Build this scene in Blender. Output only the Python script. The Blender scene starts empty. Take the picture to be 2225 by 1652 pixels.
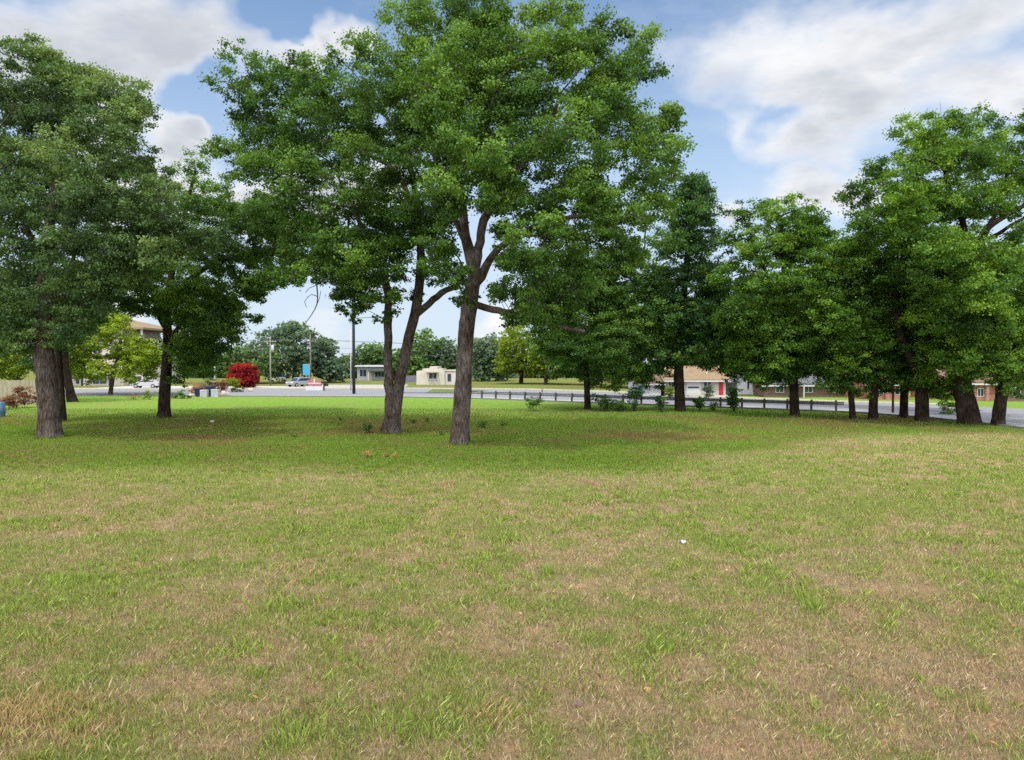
import bpy, bmesh, math, random
import numpy as np
from mathutils import Vector, Matrix

random.seed(7)
RNG = np.random.default_rng(11)
SC = bpy.context.scene
COL = SC.collection

# ------------------------------------------------------------------ camera
S = 1024.0 / 2225.0            # photo reading pixels -> render pixels
F = 700.0                      # focal length in render pixels
CAM_H = 4.2
PITCH = math.atan((380 - 363) / F)
CP, SP = math.cos(PITCH), math.sin(PITCH)
cam_d = bpy.data.cameras.new("camera")
cam_d.sensor_fit = 'HORIZONTAL'
cam_d.sensor_width = 36.0
cam_d.lens = 36.0 * F / 1024.0
cam_d.clip_start = 0.2
cam_d.clip_end = 6000
cam = bpy.data.objects.new("camera", cam_d)
COL.objects.link(cam)
cam.location = (0, 0, CAM_H)
cam.rotation_euler = (math.pi / 2 - PITCH, 0, 0)
SC.camera = cam


def ray(px, py):
    xc = (px * S - 512.0) / F
    yc = -(py * S - 380.0) / F
    return xc, CP + yc * SP, -SP + yc * CP


def P(px, py, Y):
    """world point seen at reading pixel (px, py) at distance Y in front of the viewpoint"""
    x, y, z = ray(px, py)
    k = Y / y
    return Vector((x * k, Y, CAM_H + z * k))


def G(px, py):
    x, y, z = ray(px, py)
    k = -CAM_H / z
    return Vector((x * k, y * k, 0.0))


def mpp(Y):
    return S / F * Y


# ------------------------------------------------------------------ numpy noise
def _hash(ix, iy, seed):
    h = (ix.astype(np.int64) * 374761393 + iy.astype(np.int64) * 668265263 + seed * 974634641) & 0xFFFFFFFF
    h = ((h ^ (h >> 13)) * 1274126177) & 0xFFFFFFFF
    h = h ^ (h >> 16)
    return (h & 0xFFFF) / 65535.0


def vnoise(x, y, seed=0):
    xi = np.floor(x); yi = np.floor(y)
    fx = x - xi; fy = y - yi
    fx = fx * fx * (3 - 2 * fx); fy = fy * fy * (3 - 2 * fy)
    a = _hash(xi, yi, seed); b = _hash(xi + 1, yi, seed)
    c = _hash(xi, yi + 1, seed); d = _hash(xi + 1, yi + 1, seed)
    return (a + (b - a) * fx) * (1 - fy) + (c + (d - c) * fx) * fy


def fbm(x, y, seed=0, octs=4):
    s = 0; amp = .5; t = 0
    for o in range(octs):
        s = s + amp * vnoise(x * 2 ** o + 17.3 * o, y * 2 ** o + 5.1 * o, seed + o)
        t += amp; amp *= .55
    return s / t


def sst(a, b, x):
    t = np.clip((x - a) / (b - a), 0, 1)
    return t * t * (3 - 2 * t)


def gz(x, y):
    """ground height: a low rise under the viewpoint, flat by the trees"""
    x = np.asarray(x, float); y = np.asarray(y, float)
    edge = 27 + np.clip(x - 6, 0, 14) * 0.8
    m = 0.24 * (1 - sst(edge - 5, edge + 5, y)) + 0.10 * (fbm(x / 7., y / 7., 3, 3) - .5) * (1 - sst(24, 60, y))
    return m * (1 - sst(26.5, 30.5, x))


# ------------------------------------------------------------------ materials
MATS = {}


def nodes_of(name):
    m = bpy.data.materials.new(name)
    m.use_nodes = True
    nt = m.node_tree
    nt.nodes.clear()
    return m, nt


def N(nt, t, **kw):
    n = nt.nodes.new(t)
    for k, v in kw.items():
        if k.startswith('i_'):
            n.inputs[k[2:].replace('_', ' ')].default_value = v
        else:
            setattr(n, k, v)
    return n


def L(nt, a, b):
    nt.links.new(a, b)


def surf(name, col, rough=.85, var=.25, scale=6.0, bump=.0, bscale=40.0, metal=0.0, stretch=None, spec=.3):
    """painted / mineral surface: base colour broken up by two noises plus bump"""
    if name in MATS:
        return MATS[name]
    m, nt = nodes_of(name)
    tc = N(nt, 'ShaderNodeTexCoord')
    src = tc.outputs['Object']
    if stretch:
        mp = N(nt, 'ShaderNodeMapping')
        mp.inputs['Scale'].default_value = stretch
        L(nt, src, mp.inputs['Vector']); src = mp.outputs[0]
    n1 = N(nt, 'ShaderNodeTexNoise', i_Scale=scale, i_Detail=6.0, i_Roughness=.65)
    L(nt, src, n1.inputs['Vector'])
    rp = N(nt, 'ShaderNodeMapRange')
    rp.inputs['From Min'].default_value = .3; rp.inputs['From Max'].default_value = .7
    rp.inputs['To Min'].default_value = 1 - var; rp.inputs['To Max'].default_value = 1 + var
    L(nt, n1.outputs['Fac'], rp.inputs['Value'])
    mx = N(nt, 'ShaderNodeVectorMath', operation='SCALE')
    mx.inputs[0].default_value = col[:3]
    L(nt, rp.outputs[0], mx.inputs['Scale'])
    b = N(nt, 'ShaderNodeBsdfPrincipled')
    b.inputs['Roughness'].default_value = rough
    b.inputs['Metallic'].default_value = metal
    b.inputs['Specular IOR Level'].default_value = spec
    L(nt, mx.outputs[0], b.inputs['Base Color'])
    if bump:
        n2 = N(nt, 'ShaderNodeTexNoise', i_Scale=bscale, i_Detail=4.0)
        L(nt, src, n2.inputs['Vector'])
        bp = N(nt, 'ShaderNodeBump', i_Strength=bump, i_Distance=.05)
        L(nt, n2.outputs['Fac'], bp.inputs['Height'])
        L(nt, bp.outputs[0], b.inputs['Normal'])
    o = N(nt, 'ShaderNodeOutputMaterial')
    L(nt, b.outputs[0], o.inputs[0])
    MATS[name] = m
    return m


def brick_mat(name, c1, c2, mortar, scale=4.0, bw=.5, rh=.25, off=.5):
    if name in MATS:
        return MATS[name]
    m, nt = nodes_of(name)
    tc = N(nt, 'ShaderNodeTexCoord')
    mp = N(nt, 'ShaderNodeMapping')
    mp.inputs['Rotation'].default_value = (math.pi / 2, 0, 0)
    L(nt, tc.outputs['Object'], mp.inputs['Vector'])
    br = N(nt, 'ShaderNodeTexBrick')
    br.offset = off
    br.inputs['Color1'].default_value = (*c1, 1); br.inputs['Color2'].default_value = (*c2, 1)
    br.inputs['Mortar'].default_value = (*mortar, 1)
    br.inputs['Scale'].default_value = scale
    br.inputs['Brick Width'].default_value = bw; br.inputs['Row Height'].default_value = rh
    br.inputs['Mortar Size'].default_value = .02
    L(nt, mp.outputs[0], br.inputs['Vector'])
    n1 = N(nt, 'ShaderNodeTexNoise', i_Scale=1.5, i_Detail=5.0)
    L(nt, tc.outputs['Object'], n1.inputs['Vector'])
    rp = N(nt, 'ShaderNodeMapRange')
    rp.inputs['To Min'].default_value = .7; rp.inputs['To Max'].default_value = 1.3
    L(nt, n1.outputs['Fac'], rp.inputs['Value'])
    mx = N(nt, 'ShaderNodeVectorMath', operation='SCALE')
    L(nt, br.outputs['Color'], mx.inputs[0]); L(nt, rp.outputs[0], mx.inputs['Scale'])
    b = N(nt, 'ShaderNodeBsdfPrincipled', i_Roughness=.9)
    L(nt, mx.outputs[0], b.inputs['Base Color'])
    o = N(nt, 'ShaderNodeOutputMaterial')
    L(nt, b.outputs[0], o.inputs[0])
    MATS[name] = m
    return m


def glass_mat():
    if 'glass' in MATS:
        return MATS['glass']
    m, nt = nodes_of('window_glass')
    tc = N(nt, 'ShaderNodeTexCoord')
    n1 = N(nt, 'ShaderNodeTexNoise', i_Scale=1.2, i_Detail=2.0)
    L(nt, tc.outputs['Object'], n1.inputs['Vector'])
    cr = N(nt, 'ShaderNodeValToRGB')
    cr.color_ramp.elements[0].color = (.01, .013, .02, 1)
    cr.color_ramp.elements[1].color = (.06, .08, .11, 1)
    L(nt, n1.outputs['Fac'], cr.inputs[0])
    b = N(nt, 'ShaderNodeBsdfPrincipled', i_Roughness=.08)
    L(nt, cr.outputs[0], b.inputs['Base Color'])
    o = N(nt, 'ShaderNodeOutputMaterial')
    L(nt, b.outputs[0], o.inputs[0])
    MATS['glass'] = m
    return m


def leaf_mat(name='leaves', trans=.32):
    if name in MATS:
        return MATS[name]
    m, nt = nodes_of(name)
    at = N(nt, 'ShaderNodeAttribute', attribute_name='Col')
    d = N(nt, 'ShaderNodeBsdfDiffuse')
    t = N(nt, 'ShaderNodeBsdfTranslucent')
    warm = N(nt, 'ShaderNodeVectorMath', operation='MULTIPLY')
    warm.inputs[1].default_value = (1.5, 1.35, .6)
    L(nt, at.outputs['Color'], warm.inputs[0])
    L(nt, at.outputs['Color'], d.inputs['Color'])
    L(nt, warm.outputs[0], t.inputs['Color'])
    mx = N(nt, 'ShaderNodeMixShader', i_Fac=trans)
    L(nt, d.outputs[0], mx.inputs[1]); L(nt, t.outputs[0], mx.inputs[2])
    if name == 'leaves':
        gl = N(nt, 'ShaderNodeBsdfGlossy', i_Roughness=.5)
        gl.inputs['Color'].default_value = (.8, .85, .9, 1)
        m3 = N(nt, 'ShaderNodeMixShader', i_Fac=.018)
        L(nt, mx.outputs[0], m3.inputs[1]); L(nt, gl.outputs[0], m3.inputs[2]); mx = m3
    o = N(nt, 'ShaderNodeOutputMaterial')
    L(nt, mx.outputs[0], o.inputs[0])
    MATS[name] = m
    return m


def bark_mat(name, col, bump=1.0):
    if name in MATS:
        return MATS[name]
    m, nt = nodes_of(name)
    tc = N(nt, 'ShaderNodeTexCoord')
    mp = N(nt, 'ShaderNodeMapping')
    mp.inputs['Scale'].default_value = (9, 9, 1.6)
    L(nt, tc.outputs['Object'], mp.inputs['Vector'])
    v = N(nt, 'ShaderNodeTexNoise', i_Scale=1.6, i_Detail=8.0, i_Roughness=.7, i_Distortion=.6)
    L(nt, mp.outputs[0], v.inputs['Vector'])
    n2 = N(nt, 'ShaderNodeTexNoise', i_Scale=1.3, i_Detail=4.0)
    L(nt, tc.outputs['Object'], n2.inputs['Vector'])
    cr = N(nt, 'ShaderNodeValToRGB')
    c = col
    cr.color_ramp.elements[0].position = .36
    cr.color_ramp.elements[0].color = (c[0] * .2, c[1] * .18, c[2] * .17, 1)
    cr.color_ramp.elements[1].position = .62
    cr.color_ramp.elements[1].color = (c[0] * 1.7, c[1] * 1.66, c[2] * 1.62, 1)
    e = cr.color_ramp.elements.new(.5)
    e.color = (c[0] * .95, c[1] * .92, c[2] * .9, 1)
    L(nt, v.outputs['Fac'], cr.inputs[0])
    cr2 = N(nt, 'ShaderNodeValToRGB')
    cr2.color_ramp.elements[0].position = .35; cr2.color_ramp.elements[0].color = (.6, .5, .42, 1)
    cr2.color_ramp.elements[1].position = .65; cr2.color_ramp.elements[1].color = (1.2, 1.2, 1.22, 1)
    L(nt, n2.outputs['Fac'], cr2.inputs[0])
    mu = N(nt, 'ShaderNodeVectorMath', operation='MULTIPLY')
    L(nt, cr.outputs[0], mu.inputs[0]); L(nt, cr2.outputs[0], mu.inputs[1])
    b = N(nt, 'ShaderNodeBsdfPrincipled', i_Roughness=.95)
    b.inputs['Specular IOR Level'].default_value = .1
    L(nt, mu.outputs[0], b.inputs['Base Color'])
    bp = N(nt, 'ShaderNodeBump', i_Strength=bump, i_Distance=.06)
    L(nt, v.outputs['Fac'], bp.inputs['Height'])
    L(nt, bp.outputs[0], b.inputs['Normal'])
    o = N(nt, 'ShaderNodeOutputMaterial')
    L(nt, b.outputs[0], o.inputs[0])
    MATS[name] = m
    return m


def ground_mat():
    m, nt = nodes_of('ground_turf')
    at = N(nt, 'ShaderNodeAttribute', attribute_name='Col')
    tc = N(nt, 'ShaderNodeTexCoord')
    n1 = N(nt, 'ShaderNodeTexNoise', i_Scale=2.2, i_Detail=8.0, i_Roughness=.8)
    L(nt, tc.outputs['Object'], n1.inputs['Vector'])
    n2 = N(nt, 'ShaderNodeTexNoise', i_Scale=11.0, i_Detail=8.0, i_Roughness=.85)
    L(nt, tc.outputs['Object'], n2.inputs['Vector'])
    c1 = N(nt, 'ShaderNodeValToRGB')
    c1.color_ramp.elements[0].position = .34; c1.color_ramp.elements[0].color = (.62, .78, .7, 1)
    c1.color_ramp.elements[1].position = .66; c1.color_ramp.elements[1].color = (1.4, 1.18, 1.15, 1)
    L(nt, n1.outputs['Fac'], c1.inputs[0])
    r2 = N(nt, 'ShaderNodeMapRange')
    r2.inputs['From Min'].default_value = .3; r2.inputs['From Max'].default_value = .7
    r2.inputs['To Min'].default_value = .5; r2.inputs['To Max'].default_value = 1.45
    L(nt, n2.outputs['Fac'], r2.inputs['Value'])
    mu = N(nt, 'ShaderNodeVectorMath', operation='MULTIPLY')
    L(nt, at.outputs['Color'], mu.inputs[0]); L(nt, c1.outputs[0], mu.inputs[1])
    m2 = N(nt, 'ShaderNodeVectorMath', operation='SCALE')
    L(nt, mu.outputs[0], m2.inputs[0]); L(nt, r2.outputs[0], m2.inputs['Scale'])
    b = N(nt, 'ShaderNodeBsdfDiffuse')
    L(nt, m2.outputs[0], b.inputs['Color'])
    bp = N(nt, 'ShaderNodeBump', i_Strength=.8, i_Distance=.12)
    L(nt, n2.outputs['Fac'], bp.inputs['Height'])
    L(nt, bp.outputs[0], b.inputs['Normal'])
    o = N(nt, 'ShaderNodeOutputMaterial')
    L(nt, b.outputs[0], o.inputs[0])
    return m


# ------------------------------------------------------------------ object helpers
def tag(o, label=None, cat=None, group=None, kind=None):
    if label: o['label'] = label
    if cat: o['category'] = cat
    if group: o['group'] = group
    if kind: o['kind'] = kind
    return o


def thing(name, label, cat, loc=(0, 0, 0), group=None, rz=0.0):
    o = bpy.data.objects.new(name, None)
    o.empty_display_size = .3
    COL.objects.link(o)
    o.location = loc
    o.rotation_euler = (0, 0, rz)
    return tag(o, label, cat, group)


def raw_mesh(name, verts, faces_flat, fsize, mat, parent=None, cols=None, smooth=False):
    """numpy mesh with faces of one size"""
    me = bpy.data.meshes.new(name)
    nv = len(verts); nf = len(faces_flat) // fsize
    me.vertices.add(nv)
    me.vertices.foreach_set('co', np.asarray(verts, np.float32).ravel())
    me.loops.add(nf * fsize)
    me.loops.foreach_set('vertex_index', np.asarray(faces_flat, np.int32))
    me.polygons.add(nf)
    me.polygons.foreach_set('loop_start', np.arange(0, nf * fsize, fsize, dtype=np.int32))
    if smooth:
        me.polygons.foreach_set('use_smooth', np.ones(nf, bool))
    if cols is not None:
        a = me.color_attributes.new('Col', 'FLOAT_COLOR', 'POINT')
        c = np.ones((nv, 4), np.float32); c[:, :3] = cols
        a.data.foreach_set('color', c.ravel())
    me.update()
    me.materials.append(mat)
    o = bpy.data.objects.new(name, me)
    COL.objects.link(o)
    if parent is not None: o.parent = parent
    return o


class MB:
    """collects boxes, prisms and tubes and links them as one mesh"""
    def __init__(s):
        s.v = []; s.f = []

    def add(s, vs, fs):
        b = len(s.v)
        s.v += [tuple(v) for v in vs]
        s.f += [tuple(i + b for i in f) for f in fs]
        return s

    def box(s, x0, x1, y0, y1, z0, z1, tz=0, tx=0):
        vs = [(x0, y0, z0), (x1, y0, z0), (x1, y1, z0), (x0, y1, z0),
              (x0 + tx, y0 + tz, z1), (x1 - tx, y0 + tz, z1), (x1 - tx, y1 - tz, z1), (x0 + tx, y1 - tz, z1)]
        return s.add(vs, [(3, 2, 1, 0), (4, 5, 6, 7), (0, 1, 5, 4), (1, 2, 6, 5), (2, 3, 7, 6), (3, 0, 4, 7)])

    def prism(s, prof, y0, y1, axis='y'):
        """profile of (a, z) pairs extruded along y (or along x when axis='x')"""
        n = len(prof)
        if axis == 'y':
            vs = [(a, y0, z) for a, z in prof] + [(a, y1, z) for a, z in prof]
        else:
            vs = [(y0, a, z) for a, z in prof] + [(y1, a, z) for a, z in prof]
        fs = [tuple(range(n)), tuple(range(2 * n - 1, n - 1, -1))]
        fs += [(i, (i + 1) % n, n + (i + 1) % n, n + i) for i in range(n)]
        return s.add(vs, fs)

    def tube(s, pts, rad, sides=8, cap=True, flare=0, rough=0, seed=0):
        pts = [Vector(p) for p in pts]
        n = len(pts)
        base = len(s.v)
        rnd = random.Random(seed)
        ph = [rnd.uniform(0, 6.28) for _ in range(4)]
        up = Vector((0.13, .97, .2)).normalized()
        for i, p in enumerate(pts):
            t = (pts[min(i + 1, n - 1)] - pts[max(i - 1, 0)])
            if t.length < 1e-6: t = Vector((0, 0, 1))
            t.normalize()
            a = up - t * up.dot(t)
            if a.length < .05: a = Vector((1, 0, 0)) - t * t.x
            a.normalize(); b = t.cross(a)
            r = rad[i] if hasattr(rad, '__len__') else rad
            for k in range(sides):
                th = 2 * math.pi * k / sides
                rr = r
                if rough:
                    rr *= 1 + rough * (.5 * math.sin(3 * th + ph[0] + i * .35) + .4 * math.sin(5 * th + ph[1] - i * .5)
                                       + .35 * math.sin(9 * th + ph[2] + i * .9) + rnd.uniform(-.4, .4))
                if flare:
                    h = (p - pts[0]).length
                    rr *= 1 + flare * math.exp(-h / .45) * (1 + .55 * math.sin(4 * th + ph[3]) + .3 * math.sin(7 * th + ph[0]))
                q = p + (a * math.cos(th) + b * math.sin(th)) * rr
                s.v.append(tuple(q))
        for i in range(n - 1):
            for k in range(sides):
                k2 = (k + 1) % sides
                s.f.append((base + i * sides + k, base + i * sides + k2, base + (i + 1) * sides + k2, base + (i + 1) * sides + k))
        if cap:
            s.f.append(tuple(base + k for k in reversed(range(sides))))
            s.f.append(tuple(base + (n - 1) * sides + k for k in range(sides)))
        return s

    def build(s, name, mat, parent=None, smooth=False, bevel=0):
        me = bpy.data.meshes.new(name)
        me.from_pydata(s.v, [], s.f)
        bm = bmesh.new(); bm.from_mesh(me)
        bmesh.ops.recalc_face_normals(bm, faces=bm.faces)
        if bevel:
            bmesh.ops.bevel(bm, geom=[e for e in bm.edges if e.is_manifold], offset=bevel, segments=2, profile=.6, affect='EDGES')
        bm.to_mesh(me); bm.free()
        if smooth:
            for p in me.polygons: p.use_smooth = True
        me.materials.append(mat)
        o = bpy.data.objects.new(name, me)
        COL.objects.link(o)
        if parent is not None: o.parent = parent
        return o


# ------------------------------------------------------------------ vegetation
def smooth_path(pts, step=.35):
    """Catmull-Rom through (Vector, radius) points"""
    out = []
    n = len(pts)
    for i in range(n - 1):
        p0 = pts[max(i - 1, 0)]; p1 = pts[i]; p2 = pts[i + 1]; p3 = pts[min(i + 2, n - 1)]
        seg = max(2, int((p2[0] - p1[0]).length / step))
        for k in range(seg):
            t = k / seg
            q = .5 * ((2 * p1[0]) + (-p0[0] + p2[0]) * t + (2 * p0[0] - 5 * p1[0] + 4 * p2[0] - p3[0]) * t * t
                      + (-p0[0] + 3 * p1[0] - 3 * p2[0] + p3[0]) * t ** 3)
            out.append((q, p1[1] + (p2[1] - p1[1]) * t))
    out.append(pts[-1])
    return out


PAL = {
    'oak':    ((.022, .055, .011), (.074, .160, .024), (.175, .300, .046)),
    'oakL':   ((.031, .062, .023), (.088, .160, .048), (.190, .275, .080)),
    'right':  ((.019, .055, .008), (.080, .174, .017), (.200, .340, .034)),
    'deep':   ((.017, .047, .014), (.053, .128, .027), (.128, .236, .042)),
    'yellow': ((.075, .120, .008), (.180, .265, .014), (.315, .400, .032)),
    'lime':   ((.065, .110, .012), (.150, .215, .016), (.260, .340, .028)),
    'haze':   ((.055, .100, .065), (.105, .170, .095), (.160, .240, .120)),  # far trees: distance haze put into the leaf colour, next row too
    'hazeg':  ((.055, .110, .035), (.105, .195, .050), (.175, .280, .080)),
    'red':    ((.060, .004, .005), (.240, .008, .009), (.440, .030, .020)),
    'rust':   ((.060, .022, .010), (.140, .050, .020), (.240, .100, .050)),
    'orange': ((.22, .11, .04), (.42, .22, .08), (.55, .36, .16)),
    'olive':  ((.06, .07, .03), (.12, .13, .06), (.2, .19, .1)),
}


def leaves(clumps, pal, leaf, dens, rng, spread=1.0, up=.55):
    """clumps: list of (centre Vector, radius). returns verts (n*4,3), colours"""
    V = []; C = []
    lo, mid, hi = [np.array(c) for c in PAL[pal]]
    for c, R in clumps:
        area = 4 * math.pi * R * R
        nl = int(dens * area / (leaf * leaf * .5))
        rs = min(.52, .42 * R + .05)
        ns = max(5, int(2.6 * (R / rs) ** 2))
        nl = max(ns * 6, nl)
        d = rng.normal(size=(ns, 3)); d /= np.linalg.norm(d, axis=1)[:, None]
        rad = R * (.26 + .92 * rng.random(ns) ** .62)
        sp = np.array(c) + d * rad[:, None] * np.array([1.0, 1.0, .82]) * spread
        sb = rng.random(ns); cb = rng.random()
        srs = rs * (.55 + .75 * rng.random(ns))
        wt = srs ** 2; wt /= wt.sum()
        idx = rng.choice(ns, nl, p=wt)
        # each spray is a flat, slightly drooping fan
        g = rng.normal(size=(nl, 3)) * .48
        g[:, 2] *= .55
        pos = sp[idx] + g * srs[idx][:, None]
        out = pos - np.array(c); out /= (np.linalg.norm(out, axis=1)[:, None] + 1e-6)
        nrm = rng.normal(size=(nl, 3)) * .75 + out * .45 + np.array([0, 0, up])
        nrm /= np.linalg.norm(nrm, axis=1)[:, None]
        tan = np.cross(nrm, rng.normal(size=(nl, 3)))
        tan /= (np.linalg.norm(tan, axis=1)[:, None] + 1e-9)
        bit = np.cross(nrm, tan)
        ln = leaf * (.5 + 1.0 * rng.random(nl) ** 1.3); wd = ln * (.55 + .3 * rng.random(nl))
        a = tan * (ln * .5)[:, None]; b = bit * (wd * .5)[:, None]
        v = np.stack([pos - a, pos + b - a * .1, pos + a, pos - b - a * .1], 1)
        t = .36 * cb + .34 * sb[idx] + .12 * rng.random(nl) + .18 * (.5 + .5 * out[:, 2])  # last term paints light on clump tops and shade on undersides
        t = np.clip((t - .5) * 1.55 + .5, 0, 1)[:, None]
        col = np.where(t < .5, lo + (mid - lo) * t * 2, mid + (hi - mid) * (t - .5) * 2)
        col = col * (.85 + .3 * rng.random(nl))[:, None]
        V.append(v.reshape(-1, 3)); C.append(np.repeat(col, 4, 0))
    return np.concatenate(V), np.concatenate(C)


def tree(name, label, base, trunk, clumps, limbs=(), pal='oak', leaf=.15, dens=1.0, bark='bark', depth=None,
         group=None, back=True, rdep=None, seed=1, twigs=True, cat='tree', flare=.26, dead=None, fill=.9, infill=.42):
    """trunk / limbs: reading pixels (px, py, half width px[, depth offset m]); clumps: (px, py, radius px)"""
    rng = np.random.default_rng(seed)
    rnd = random.Random(seed)
    b = G(*base) if depth is None else P(base[0], base[1], depth)
    D = b.y
    k = mpp(D)
    z0 = float(gz(b.x, b.y)) if depth is None else b.z
    root = thing(name, label, cat, (b.x, b.y, z0), group)
    O = Vector((b.x, b.y, z0))

    def path(pp):
        out = []
        for q in pp:
            dy = q[3] if len(q) > 3 else 0
            out.append((P(q[0], q[1], D + dy) - O, q[2] * k * .93))
        return out
    skel = []
    tp = path(trunk)
    tp[0] = (tp[0][0] - Vector((0, 0, tp[0][0].z)), tp[0][1])
    sp_ = smooth_path(tp, .3)
    bm_ = bark_mat(bark, BARKS[bark])
    mb = MB()
    rr = [r for _, r in sp_]
    pts = [p for p, _ in sp_]
    mb.tube([pts[0] - Vector((0, 0, .35))] + pts, [rr[0]] + rr, sides=18 if D < 60 else 9, flare=flare, rough=.10, seed=seed)
    skel += [(p, r) for p, r in sp_[len(sp_) // 3:]]
    for j, lp in enumerate(limbs):
        q = smooth_path(path(lp), .35)
        # wobble for a natural line
        q = [(p + Vector((rnd.uniform(-1, 1), rnd.uniform(-1, 1), rnd.uniform(-1, 1))) * r * .25, r) for p, r in q]
        m2 = MB().tube([p for p, _ in q], [r for _, r in q], sides=9, rough=.07, seed=seed + j)
        m2.build('branch', bm_, root, smooth=True)
        skel += q
    # clumps in space
    if clumps:
        clumps = list(clumps)
        base_n = list(clumps)
        for (px, py, r) in base_n:          # fill between neighbouring boughs
            nb_ = sorted(base_n, key=lambda c: (c[0] - px) ** 2 + (c[1] - py) ** 2)[1:4]
            if len(nb_) and rnd.random() < infill:
                o_ = rnd.choice(nb_)
                if math.hypot(o_[0] - px, o_[1] - py) < 1.9 * max(r, o_[2]):
                    clumps.append(((px + o_[0]) / 2 + rnd.uniform(-.2, .2) * r, (py + o_[1]) / 2 + rnd.uniform(-.2, .2) * r, .46 * (r + o_[2])))
        xs = np.array([c[0] for c in clumps], float); ys = np.array([c[1] for c in clumps], float)
        cx = (xs.min() + xs.max()) / 2; cy = (ys.min() + ys.max()) / 2
        hx = (xs.max() - xs.min()) / 2 + 25; hy = (ys.max() - ys.min()) / 2 + 25
        RD = rdep if rdep is not None else min(hx, hy) * k * .95
        cl = []
        for (px, py, r) in clumps:
            rho2 = min(.93, ((px - cx) / hx) ** 2 + ((py - cy) / hy) ** 2)
            half = RD * math.sqrt(1 - rho2)
            offs = [-half * rnd.uniform(.25, .85), half * rnd.uniform(.2, .85)] if (back and rho2 < .8) else [half * rnd.uniform(-.6, .3)]
            for dy in offs:
                Rw = r * mpp(D + dy) * rnd.uniform(.92, 1.16)
                jx = rnd.uniform(-.18, .18) * r; jy = rnd.uniform(-.18, .18) * r
                cl.append((P(px + jx, py + jy, D + dy) - O, Rw))
        # twigs: grow from the nearest lower wood
        if twigs:
            tw = mb
            top = tp[-1][0]
            cl_s = sorted(cl, key=lambda c: min((c[0] - s_[0]).length for s_ in skel))
            for c, R in cl_s:
                best = None; bd = 1e9
                for s_ in skel:
                    d = c - s_[0]
                    sc = d.length + (2.0 * max(0, -d.z + .2)) + (.0 if s_[1] > .02 else .6)
                    if sc < bd: bd = sc; best = s_
                a = best[0]; r0 = max(.022, min(best[1] * .62, .03 + .013 * (c - a).length + .012 * R))
                mid = a.lerp(c, .5) + Vector((rnd.uniform(-.2, .2), rnd.uniform(-.2, .2), rnd.uniform(-.05, .3))) * (c - a).length * .5
                q = smooth_path([(a, r0), (mid, r0 * .7), (c, max(.014, r0 * .4))], .5)
                tw.tube([p for p, _ in q], [r for _, r in q], sides=5)
                skel += q[1:]
                for _ in range(5 if D < 70 else 0):
                    dv = Vector((rnd.gauss(0, 1), rnd.gauss(0, 1), rnd.gauss(0, .8) + .2)).normalized() * R * rnd.uniform(.7, 1.0)
                    tw.tube([c, c + dv * .55 + Vector((0, 0, .05)), c + dv], [max(.012, r0 * .35), .011, .006], sides=3, cap=False)
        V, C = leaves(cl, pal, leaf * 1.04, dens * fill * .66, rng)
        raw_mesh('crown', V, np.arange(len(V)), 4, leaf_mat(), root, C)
    mb.build('trunk', bm_, root, smooth=True)
    if dead:
        md = MB()
        for pp in dead:
            q = smooth_path(path(pp), .3)
            md.tube([p for p, _ in q], [r for _, r in q], sides=5)
        o = md.build('dead_branch', bark_mat('bark_dead', BARKS['bark_dead']), root, smooth=True)
        o['label'] = 'bare dead branch hanging below the leaves'
    return root


BARKS = {'bark': (.098, .084, .078), 'bark_mid': (.085, .068, .058), 'bark_dark': (.036, .028, .022),
         'bark_dead': (.16, .14, .13), 'bark_far': (.09, .075, .06)}


def shrub(name, label, base, w, h, pal='deep', leaf=.1, dens=1.0, group=None, seed=3, cat='shrub', stems=7, n=None):
    """w, h in reading pixels; a bush of leaf sprays on thin stems"""
    rng = np.random.default_rng(seed); rnd = random.Random(seed)
    b = G(*base); k = mpp(b.y)
    z0 = float(gz(b.x, b.y))
    root = thing(name, label, cat, (b.x, b.y, z0), group)
    W, H = w * k / 2, h * k
    cl = []
    n = n or max(4, int(5 * max(1, H / max(W, .05) * .7)))
    for i in range(n):
        a = rnd.uniform(0, 6.28); q = math.sqrt(rnd.random()) * .74 * W
        z = H * rnd.uniform(.2, .82)
        q *= 1 - .45 * (z / H)
        cl.append((Vector((q * math.cos(a), q * math.sin(a), z)), min(W * .55, H * .34) * rnd.uniform(.8, 1.2)))
    mb = MB()
    for c, R in cl:
        mb.tube([Vector((c.x * .2, c.y * .2, -.05)), Vector((c.x * .6, c.y * .6, c.z * .5)), c], [.018, .014, .007], sides=4)
    mb.build('stems', bark_mat('bark_mid', BARKS['bark_mid']), root)
    V, C = leaves(cl, pal, leaf, dens * .5, rng)
    V = V[:]; V[:, 2] = np.maximum(V[:, 2], .02)
    raw_mesh('foliage', V, np.arange(len(V)), 4, leaf_mat(), root, C)
    return root

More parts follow.
